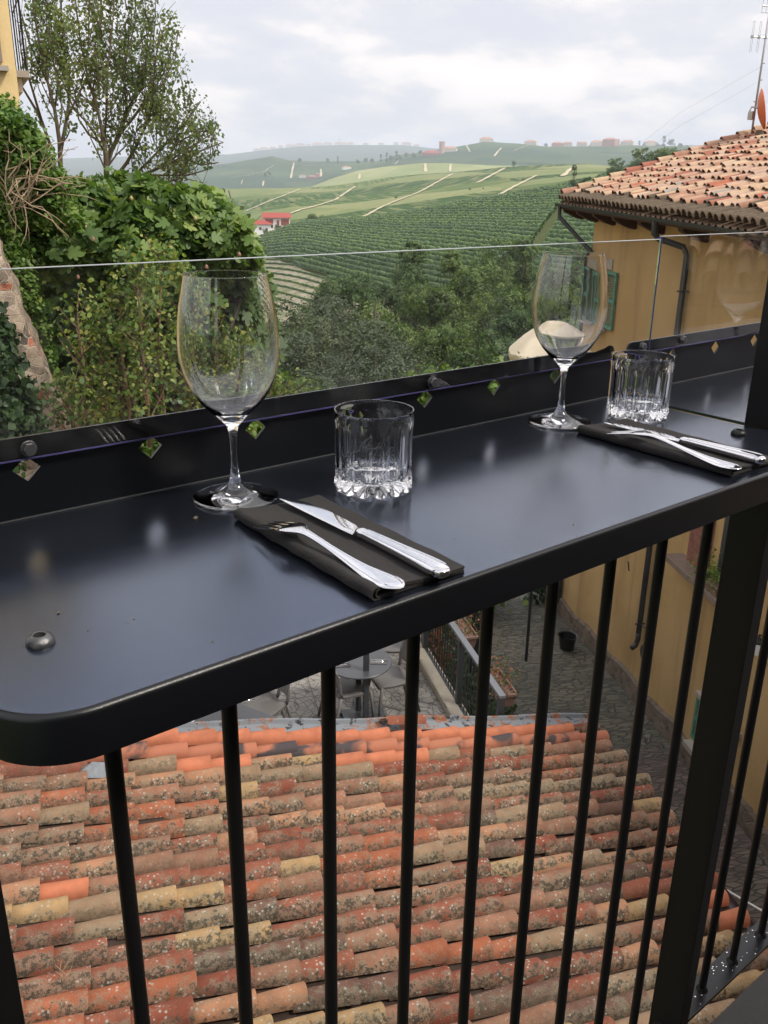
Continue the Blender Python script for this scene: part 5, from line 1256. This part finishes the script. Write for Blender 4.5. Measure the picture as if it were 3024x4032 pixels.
m.add(V,Fc); o=m.build('stone_buttress',STONE,None,smooth=True,fix=False); tag(o,'leaning rubble stone buttress with a few red bricks at the left edge','wall')
def blobs(L,d,rs,dens,depth=.6,jit=.4,clump=20,cs=.2):
    Ps=[];Os=[];Cs=[]
    for (x,y,r) in L:
        dd=d+rs.uniform(-jit,jit); C=pw(x,y,dd); R=r*dd/3560.; n=int(dens*r*r/1e4)
        P,D,c=blob_points(rs,n,C,(R,R*depth if False else R,R),clump,cs,.55); Ps.append(P);Os.append(D);Cs.append(c)
    return np.concatenate(Ps),np.concatenate(Os),np.concatenate(Cs)
# bright creeper
rs=np.random.RandomState(31)
cr=empty('bright_creeper',pw(100,700,9.4),'bright green creeper spilling over the wall below the apricot house','creeper')
L=[(-30,470,90),(30,500,80),(70,560,80),(0,600,90),(110,620,70),(150,680,70),(60,700,100),(190,740,70),(0,800,110),(130,800,80),(240,800,60),(270,860,55),(60,900,90),(170,900,80),(20,1000,90),(110,1010,80),(-20,1080,80),(60,1080,55),(300,880,30),(110,1130,40),(130,1210,38),(160,1300,38),(178,1400,36),(205,1490,32)]
P,O,c=blobs(L,9.4,rs,2600,jit=.35,cs=.24); leafcloud('foliage',P,.042,OV,L_IVY,cr,rs,upb=.5,vcol=np.clip(c*.6+rs.rand(len(c))*.4,0,1),out=O*.6)
tw=MB(wl(cr)); rj=random.Random(4)
for k in range(70):
    a=pw(rj.uniform(20,150),rj.uniform(660,820),9.0+rj.uniform(-.2,.2)); pts=[a]; dr=np.array([rj.uniform(-.2,.8),rj.uniform(-.3,.3),rj.uniform(-.2,.9)])
    for q in range(5): dr=dr+np.array([rj.uniform(-.5,.5),rj.uniform(-.5,.5),rj.uniform(-.5,.35)]); pts.append(pts[-1]+nrm(dr)*.11)
    tw.tube(pts,[.006,.005,.005,.004,.003,.002],4,cap=False)
tw.build('dry_stems',TWIG,cr)
# dark ivy lower left
rs=np.random.RandomState(32); di=empty('dark_ivy',pw(20,1600,6.5),'dark glossy ivy covering the foot of the stone buttress at the left edge','ivy')
L=[(-60,1330,90),(-20,1380,70),(10,1450,70),(30,1540,75),(-30,1560,110),(60,1610,70),(40,1700,110),(90,1670,45),(-60,1760,140),(-40,1850,60)]
P,O,c=blobs(L,6.6,rs,1300,jit=.15,cs=.22); leafcloud('foliage',P,.052,OV*np.array([1.35,.85]),L_DIVY,di,rs,upb=.1,vcol=c,out=O*.8)
# fig tree
rs=np.random.RandomState(33); fg=empty('fig_tree',pw(560,1700,10.),'broad fig tree with big lobed leaves filling the left middle','tree')
Lt=[(260,860,80),(330,800,70),(390,860,90),(450,800,70),(520,830,80),(590,790,60),(640,850,90),(720,870,90),(700,790,45),(790,850,80),(850,900,80),(920,950,70),(960,1010,55),(880,1010,90),(780,980,100),(660,980,110),(540,960,110),(420,980,110),(300,980,110),(200,1000,90),(190,930,60),(240,1090,90),(360,1100,100),(480,1110,100),(600,1110,100),(720,1110,100),(830,1110,90),(920,1100,80),(990,1080,40)]
Lb=[(230,1200,110),(340,1230,120),(470,1230,130),(600,1240,130),(740,1230,130),(870,1200,120),(960,1180,80),(250,1350,120),(370,1380,130),(520,1390,140),(700,1380,140),(860,1350,130),(300,1520,130),(450,1560,140),(620,1560,150),(800,1530,150),(950,1450,120),(980,1300,90)]
P,O,c=blobs(Lt,10.,rs,1150,jit=.55,cs=.26); n_=len(P)
leafcloud('foliage',P,.115,FIG,L_FIG,fg,rs,upb=.45,droop=.5,vcol=np.clip(c*.5+rs.rand(n_)*.5,0,1),out=O*.7)
P,O,c=blobs(Lb,10.6,rs,420,jit=.6,cs=.30); leafcloud('foliage',P,.15,FIG,L_FIG,fg,rs,upb=.35,droop=.6,vcol=np.clip(c*.5,0,1),out=O*.7)
m=MB(wl(fg)); rj=random.Random(6)
base=pw(560,1900,10.8)
for (x,y) in [a[:2] for a in Lt[::2]]+[a[:2] for a in Lb[::3]]:
    e=pw(x,y,10.2); mid=(base+e)/2+np.array([rj.uniform(-.3,.3),rj.uniform(-.3,.3),rj.uniform(-.4,.2)]); m.tube([base,(base+mid)/2,mid,(mid+e)/2+UP*.05,e],[.10,.07,.05,.03,.012],6)
m.build('branches',BARK,fg,smooth=True)
for k in range(13):
    x,y,r=rj.choice(Lt); p=pw(x+rj.uniform(-r,r),y+rj.uniform(-r*.6,r*.8),9.3+rj.uniform(-.2,.2)); fm=MB(p); fm.lathe([(.001,-.022),(.014,-.017),(.02,0),(.014,.016),(.005,.026),(.001,.03)],10,p); fm.build('fruit',simple('ripe_fig_%d'%k,rj.choice([(.34,.20,.09),(.26,.13,.09),(.32,.27,.09)]),.5),fg,smooth=True)
# young pear-like saplings
rs=np.random.RandomState(34)
def sapling(pts,d,n,label,spread=.17,leaf=.036):
    P=[pw(x,y,d) for x,y in pts]; r=empty('sapling',P[0],label,'shrub','yellow-green saplings in front of the fig')
    m=MB(); m.tube(P,list(np.linspace(.016,.004,len(P))),6)
    cen=[];sz=[]
    for k in range(34):
        f=rs.rand()**.9; i=min(len(P)-2,int(f*(len(P)-1))); q=P[i]+(P[i+1]-P[i])*(f*(len(P)-1)-i); a=rs.rand()*6.28; l=(.25-.15*f)*rs.uniform(.5,1.25)
        e=q+np.array([cos(a)*l,sin(a)*l*.8,l*rs.uniform(.8,1.6)]); m.tube([q,(q+e)/2-UP*.02,e],[.006,.004,.002],4,cap=False)
        for j in range(int(n*1.15/34)): cen.append(q+(e-q)*rs.uniform(.25,1.05)+rs.normal(size=3)*.05)
    m.build('stem',BARK2,r,smooth=True); cen=np.array(cen); leafcloud('foliage',cen,leaf,OV*np.array([1.15,1]),L_PEAR,r,rs,upb=.3,vcol=rs.rand(len(cen)))
sapling([(400,1760),(370,1640),(330,1450),(312,1330),(303,1200)],7.0,480,'yellow-green sapling nearest the stone buttress, with one bare leader')
sapling([(430,1760),(420,1600),(395,1420),(385,1300),(378,1225)],7.3,420,'thin sapling second from the stone buttress')
sapling([(500,1760),(510,1600),(480,1400),(470,1290),(478,1160)],7.1,520,'sapling with yellowish tip third from the buttress')
sapling([(590,1760),(580,1560),(560,1380),(548,1200),(535,1060)],6.9,640,'tall straight sapling just left of the nearest wine glass')
sapling([(660,1760),(640,1560),(625,1380),(630,1180),(640,1000)],7.2,640,'tallest sapling reaching over the top edge of the clear panel')
sapling([(750,1760),(730,1560),(720,1350),(715,1200),(716,1060)],7.4,560,'sapling behind the left rim of the nearest wine glass')
sapling([(850,1760),(850,1560),(830,1380),(840,1250)],7.6,460,'sapling seen through the bowl of the nearest wine glass',.2)
sapling([(960,1740),(950,1600),(940,1480),(960,1360)],7.8,420,'short sapling at the right side of the nearest wine glass bowl',.2)
sapling([(1080,1700),(1070,1600),(1060,1520),(1050,1440)],8.2,360,'low leafy sapling right of the nearest wine glass',.2)
sapling([(300,1780),(290,1680),(270,1600),(262,1540)],6.8,320,'short leafy sapling low beside the stone buttress',.2)
# ground cover slope under the shrubs
# big sparse trees
def inpoly(x,y,pl):
    c=False;n=len(pl);j=n-1
    for i in range(n):
        if (pl[i][1]>y)!=(pl[j][1]>y) and x<(pl[j][0]-pl[i][0])*(y-pl[i][1])/(pl[j][1]-pl[i][1])+pl[i][0]: c=not c
        j=i
    return c
def proj(P): c=RM.T@np.asarray(P); return CX+F*c[0]/-c[2],CY-F*c[1]/-c[2]
def sparse(name,label,limbs,d,poly,nsub,leafn,leaf,seed,mat=L_POP,cat='tree',base=None,sub=(1.0,2.3),updir=.75):
    rs=np.random.RandomState(seed); root=empty(name,pw(*limbs[0][0][:2],d),label,cat); m=MB(); P=[];C=[]
    for pts in limbs:
        off=rs.uniform(-.8,.8); W_=[pw(x,y,d+off*min(1,k/2.)) for k,(x,y,r) in enumerate(pts)]; R_=[r*d/3560. for *_,r in pts]
        m.tube(W_,R_,8)
        L_=len(W_)-1
        for k in range(int(nsub*sum(np.linalg.norm(W_[i+1]-W_[i]) for i in range(L_))/3.)):
            f=rs.uniform(.18,1)*L_; i=min(L_-1,int(f)); q=W_[i]+(W_[i+1]-W_[i])*(f-i); t=nrm(W_[i+1]-W_[i]); 
            dr=nrm(t*rs.uniform(.3,1.)+rs.normal(size=3)*.62+UP*updir*.6); ln=rs.uniform(*sub)*(1-.35*f/L_); pts2=[q]
            for j in range(4): dr=nrm(dr+rs.normal(size=3)*.18+UP*.10); pts2.append(pts2[-1]+dr*ln/4)
            X,Y=proj(pts2[-1]); 
            X2_,Y2_=proj(pts2[-1]+dr*.35)
            if not inpoly(X,Y,poly) or not inpoly(X2_,Y2_,poly): continue
            r0=max(.006,R_[i]*.35); m.tube(pts2,[min(.03,r0),min(.022,r0*.8),.012,.008,.004],5,cap=False)
            tn=5
            for j in range(tn):
                s=pts2[1+j%4]; d2=nrm(dr+rs.normal(size=3)*.6+UP*.35); l2=rs.uniform(.25,.6); e=s+d2*l2; m.tube([s,(s+e)/2+UP*.02,e],[.006,.005,.003],4,cap=False)
                cnum=int(leafn*rs.uniform(.4,1.6)); u=rs.uniform(.15,1.08,cnum)[:,None]; Q=s+(e-s)*u+rs.normal(size=(cnum,3))*.075; P.append(Q); C.append(np.full(cnum,rs.rand()*.8)+rs.rand(cnum)*.2)
    m.build('trunk',BARK,root,smooth=True)
    P=np.concatenate(P);C=np.concatenate(C); keep=np.array([inpoly(*proj(p),poly) for p in P]); P=P[keep];C=C[keep]
    yl=rs.rand(len(P))>.985; C=C*.85; C[yl]=1.
    leafcloud('crown',P,leaf,OV*np.array([1.2,1]),mat,root,rs,upb=.2,vcol=np.clip(C,0,1)); print(name,len(P))
    return root
polyA=[(200,-300),(700,-300),(600,-40),(640,20),(700,60),(770,260),(785,330),(870,470),(905,560),(895,650),(880,700),(900,780),(780,820),(330,820),(270,700),(230,500),(210,300)]
polyB=[(60,-300),(480,-300),(420,100),(400,300),(380,420),(340,560),(330,640),(250,760),(170,700),(110,470),(80,300)]
LA=[[(430,860,11),(424,760,11),(420,690,11),(418,620,10),(410,560,8),(395,480,6),(370,380,5),(345,300,4),(320,180,3),(300,40,2),(290,-80,2)],
    [(420,650,9),(440,590,8),(470,530,8),(500,440,6),(530,380,5),(560,290,4),(590,180,3),(605,60,2)],
    [(410,560,5),(418,470,4),(420,380,4),(425,260,3),(440,140,2),(450,0,2)],[(470,530,5),(520,470,5),(570,400,4),(640,330,3),(690,230,2),(700,120,2)],
    [(440,720,6),(500,640,6),(540,570,5),(580,480,4),(600,380,4),(610,260,3),(630,120,2)],
    [(455,800,7),(500,720,6),(560,690,5),(640,655,5),(720,620,4),(800,590,3),(880,560,2)],[(500,720,5),(580,640,4),(660,560,4),(740,470,3),(790,400,2)],
    [(405,590,4),(370,520,4),(330,470,3),(290,430,3),(250,330,2)],[(395,560,4),(350,530,4),(310,470,3),(300,400,2)],[(560,690,4),(640,720,4),(740,740,3),(830,740,2)],[(500,440,4),(490,330,3),(500,200,3),(520,60,2)],[(455,800,5),(530,760,4),(620,760,3),(700,790,2)],[(345,300,3),(390,200,3),(400,60,2),(390,-60,2)],[(640,655,4),(700,560,3),(780,520,3),(850,510,2)],[(560,690,4),(650,690,3),(740,690,3),(840,660,2)],[(530,760,3),(620,730,3),(720,700,2),(800,720,2)],[(720,620,3),(790,650,3),(860,640,2)],[(640,655,3),(730,590,3),(830,530,2)]]
sparse('sparse_tree','large sparse-leaved tree with forked trunk standing against the sky above the fig',LA,21.,polyA,15,16,.062,41)
LB=[[(236,800,9),(238,650,9),(235,560,8),(215,430,6),(190,330,5),(160,200,4),(135,60,3),(120,-80,2)],[(238,600,7),(262,470,6),(275,380,5),(270,300,4),(250,180,3),(240,60,2),(235,-60,2)],[(262,470,4),(300,390,4),(340,310,3),(390,240,2)],
    [(205,590,6),(165,480,6),(140,430,5),(110,380,4),(80,330,3)],[(165,480,5),(130,360,4),(110,300,3),(100,150,2)],[(215,430,4),(230,330,4),(200,200,3),(190,60,2)],[(190,330,4),(150,250,3),(110,150,3),(80,40,2)]]
sparse('sparse_tree','second sparse tree close to the apricot house at the far left',LB,24.,polyB,15,16,.068,42)
polyC=[(770,800),(800,720),(860,700),(900,740),(940,780),(960,830),(1010,850),(1015,900),(1000,1000),(1040,1100),(880,1100),(780,950)]
LC=[[(900,1300,8),(900,1100,7),(905,1000,6),(915,900,4),(920,820,3),(900,750,2)],[(905,1000,5),(950,930,4),(990,880,2)],[(905,1050,5),(860,950,4),(830,850,3),(850,760,2)],[(905,1100,5),(960,1030,4),(1000,960,2)],[(900,1100,4),(840,1000,3),(800,900,2)],[(910,1050,4),(980,1010,3),(1015,930,2)]]
sparse('sparse_tree','grey-green elm-like tree at the right end of the fig, beside the vineyard',LC,15.,polyC,26,16,.075,43,mat=L_OLIVE,sub=(.5,1.2))
# ground cover near terrace and alley
rs=np.random.RandomState(35)
n=9000; u=rs.uniform(-1.6,8,n); l=-rs.uniform(.12,1.0,n)**1.0*2.1-.1; z=-7.2+1.0*(1+l/2.3)-.25*rs.rand(n)-.10*u*0
P=K0+np.outer(u,KE)+np.outer(l,KL); P[:,2]=-6.55-.75*np.clip(-l-.1,0,2.4)-.25*rs.rand(n)
o=leafcloud('bank_ivy',P,.085,OV*np.array([1.3,.85]),L_DIVY,None,rs,upb=.8,vcol=rs.rand(n),loc=K0); tag(o,'dark green ivy ground cover on the bank between terrace railing and alley','ivy',kind='stuff')
m=MB(); m.prism([kp(-2,-.1,-.55),kp(-2,-2.3,-2.3),kp(-2,-2.4,-4),kp(-2,-.1,-4)],KE*12); o=m.build('planting_bank',SOIL,None); tag(o,kind='structure')
for k,(u_,l_,h_) in enumerate([(1.9,-.5,.9),(2.6,-.75,1.1),(3.4,-.6,1.0)]):
    c_=kp(u_,l_,-.5); r=empty('bank_shrub',c_,['reddish shrub nearest on the bank behind the terrace railing','reddish shrub in the middle of the bank behind the terrace railing','reddish shrub farthest along the bank behind the terrace railing'][k],'shrub','shrubs on the planted bank'); P,D,c=blob_points(rs,900,c_+UP*h_*.5,(.38,.38,h_*.55),24,.2,.4); leafcloud('foliage',P,.05,OV,L_GER,r,rs,upb=.4,vcol=c,out=D); m=MB(); m.tube([c_-UP*.4,c_+UP*h_*.6],.02,6); m.build('stem',BARK2,r)
c_=st(19.3,NW-1.9,.35); r=empty('alley_shrub',c_,'broad-leaved green shrub at the far end of the alley, just under the counter edge','shrub'); P,D,c=blob_points(rs,900,c_+UP*.4,(.9,.9,.7),24,.2,.4); leafcloud('foliage',P,.16,OV,L_FIG,r,rs,upb=.4,vcol=c,out=D); m=MB(); m.tube([c_-UP*.3,c_+UP*.5],.03,6); m.build('stem',BARK2,r)
P,D,c=blob_points(rs,500,st(19.4,NW-.35,.7),(.4,.5,1.0),20,.2,.4); r=empty('wall_creeper',st(19.4,NW-.35),'dark leafy creeper at the far corner of the ochre house foot','creeper'); leafcloud('foliage',P,.12,OV,L_DIVY,r,rs,upb=.2,vcol=c,out=D)

rs=np.random.RandomState(51)
for i,(lst,d,mt,lab) in enumerate([([(430,1800,70),(540,1790,75),(620,1800,80),(740,1770,80)],8.,L_PEAR,'low yellow-green shrub seen through the diamond hole left of the nearest wine glass stem'),
    ([(900,1740,80),(1010,1720,80),(1120,1700,75)],8.6,L_IVY,'low bright shrub seen through the diamond hole right of the nearest wine glass stem'),
    ([(1500,1610,70),(1610,1560,70),(1700,1560,80),(1800,1540,75)],13.,L_IVY,'bright leafy shrub peeking over the upstand in the centre'),
    ([(1900,1530,80),(1990,1500,75),(2080,1480,60)],14.,L_IVY,'bright leafy shrub peeking over the upstand left of the second wine glass')]):
    r=empty('low_shrub',pw(*lst[0][:2],d),lab,'shrub','low shrubs just behind the upstand'); P,O,c=blobs(lst,d,rs,900,jit=.3,cs=.24); leafcloud('foliage',P,.06 if d<10 else .085,OV,mt,r,rs,upb=.5,vcol=np.clip(c*.5+rs.rand(len(c))*.5,0,1),out=O*.7)
    m=MB(); b0=wl(r); m.tube([b0-UP*2,b0],.02,6); m.build('stem',BARK2,r)
# ================================================================== light, sky
w=bpy.data.worlds.new('World'); S.world=w; w.use_nodes=True
t=NT('w',world=w)
SUN_AZ=rad(150); SUN_EL=rad(48)      # azimuth measured from +Y towards +X
sky=t.n.new('ShaderNodeTexSky'); sky.sky_type='NISHITA'; sky.sun_disc=False; sky.sun_elevation=SUN_EL; sky.sun_rotation=SUN_AZ; sky.air_density=1.; sky.dust_density=2.5; sky.ozone_density=1.
tc=t.n.new('ShaderNodeTexCoord').outputs['Generated']
sp=t.n.new('ShaderNodeSeparateXYZ'); t.l.new(tc,sp.inputs[0])
# cloud layer projected on a plane overhead
zz=t.math('MAXIMUM',t.math('ADD',sp.outputs[2],.30),.05)
cx=t.math('DIVIDE',sp.outputs[0],zz); cy=t.math('DIVIDE',sp.outputs[1],zz); cb=t.n.new('ShaderNodeCombineXYZ'); t.l.new(cx,cb.inputs[0]); t.l.new(cy,cb.inputs[1]); P=cb.outputs[0]
n1=t.noise(3.0,P,9,.52,.15); n2=t.noise(1.5,t.vmath('ADD',P,(4.3,1.7,.5)).outputs[0],6,.5)
f=t.math('ADD',t.math('MULTIPLY',n1,.6),t.math('MULTIPLY',n2,.4))
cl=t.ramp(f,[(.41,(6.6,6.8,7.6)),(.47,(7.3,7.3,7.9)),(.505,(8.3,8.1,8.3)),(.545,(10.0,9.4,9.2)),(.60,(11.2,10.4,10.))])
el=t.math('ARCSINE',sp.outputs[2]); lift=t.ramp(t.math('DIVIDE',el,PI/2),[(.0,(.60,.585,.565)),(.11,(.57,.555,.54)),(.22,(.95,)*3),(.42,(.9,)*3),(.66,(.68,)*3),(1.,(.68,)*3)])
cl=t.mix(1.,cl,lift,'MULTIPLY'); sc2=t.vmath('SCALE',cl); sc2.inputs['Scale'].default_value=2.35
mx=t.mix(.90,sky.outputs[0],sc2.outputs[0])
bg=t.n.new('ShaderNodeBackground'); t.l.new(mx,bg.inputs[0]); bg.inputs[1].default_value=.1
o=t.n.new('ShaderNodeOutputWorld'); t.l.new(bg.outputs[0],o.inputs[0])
ld=bpy.data.lights.new('sun','SUN'); ld.energy=3.6; ld.angle=rad(10); ld.color=(1,.93,.82)
so=bpy.data.objects.new('sun',ld); COL.objects.link(so)
dv=Vector((sin(SUN_AZ)*cos(SUN_EL),cos(SUN_AZ)*cos(SUN_EL),sin(SUN_EL)))
so.rotation_euler=dv.to_track_quat('Z','Y').to_euler(); so.location=(0,-20,40)
S.view_settings.view_transform='Standard'; S.view_settings.look='None'; S.view_settings.exposure=0.; S.view_settings.gamma=1.
S.render.engine='CYCLES'; c=S.cycles
c.max_bounces=14; c.transmission_bounces=14; c.glossy_bounces=5; c.diffuse_bounces=3; c.transparent_max_bounces=12; c.volume_bounces=0; c.caustics_reflective=False; c.caustics_refractive=True; c.sample_clamp_indirect=6
S.render.resolution_x=768; S.render.resolution_y=1024; S.render.resolution_percentage=100

# ------------------------------------------------------------------ haze
m=MB(); m.box((0,0,150),(18800,18800,640)); t=NT('haze_air'); pv=t.n.new('ShaderNodeVolumePrincipled'); pv.inputs['Color'].default_value=(.80,.89,1,1); pv.inputs['Density'].default_value=1.6e-4; pv.inputs['Anisotropy'].default_value=.0
oo=t.n.new('ShaderNodeOutputMaterial'); t.l.new(pv.outputs[0],oo.inputs['Volume']); hz=m.build('haze',t.mat); tag(hz,kind='stuff')
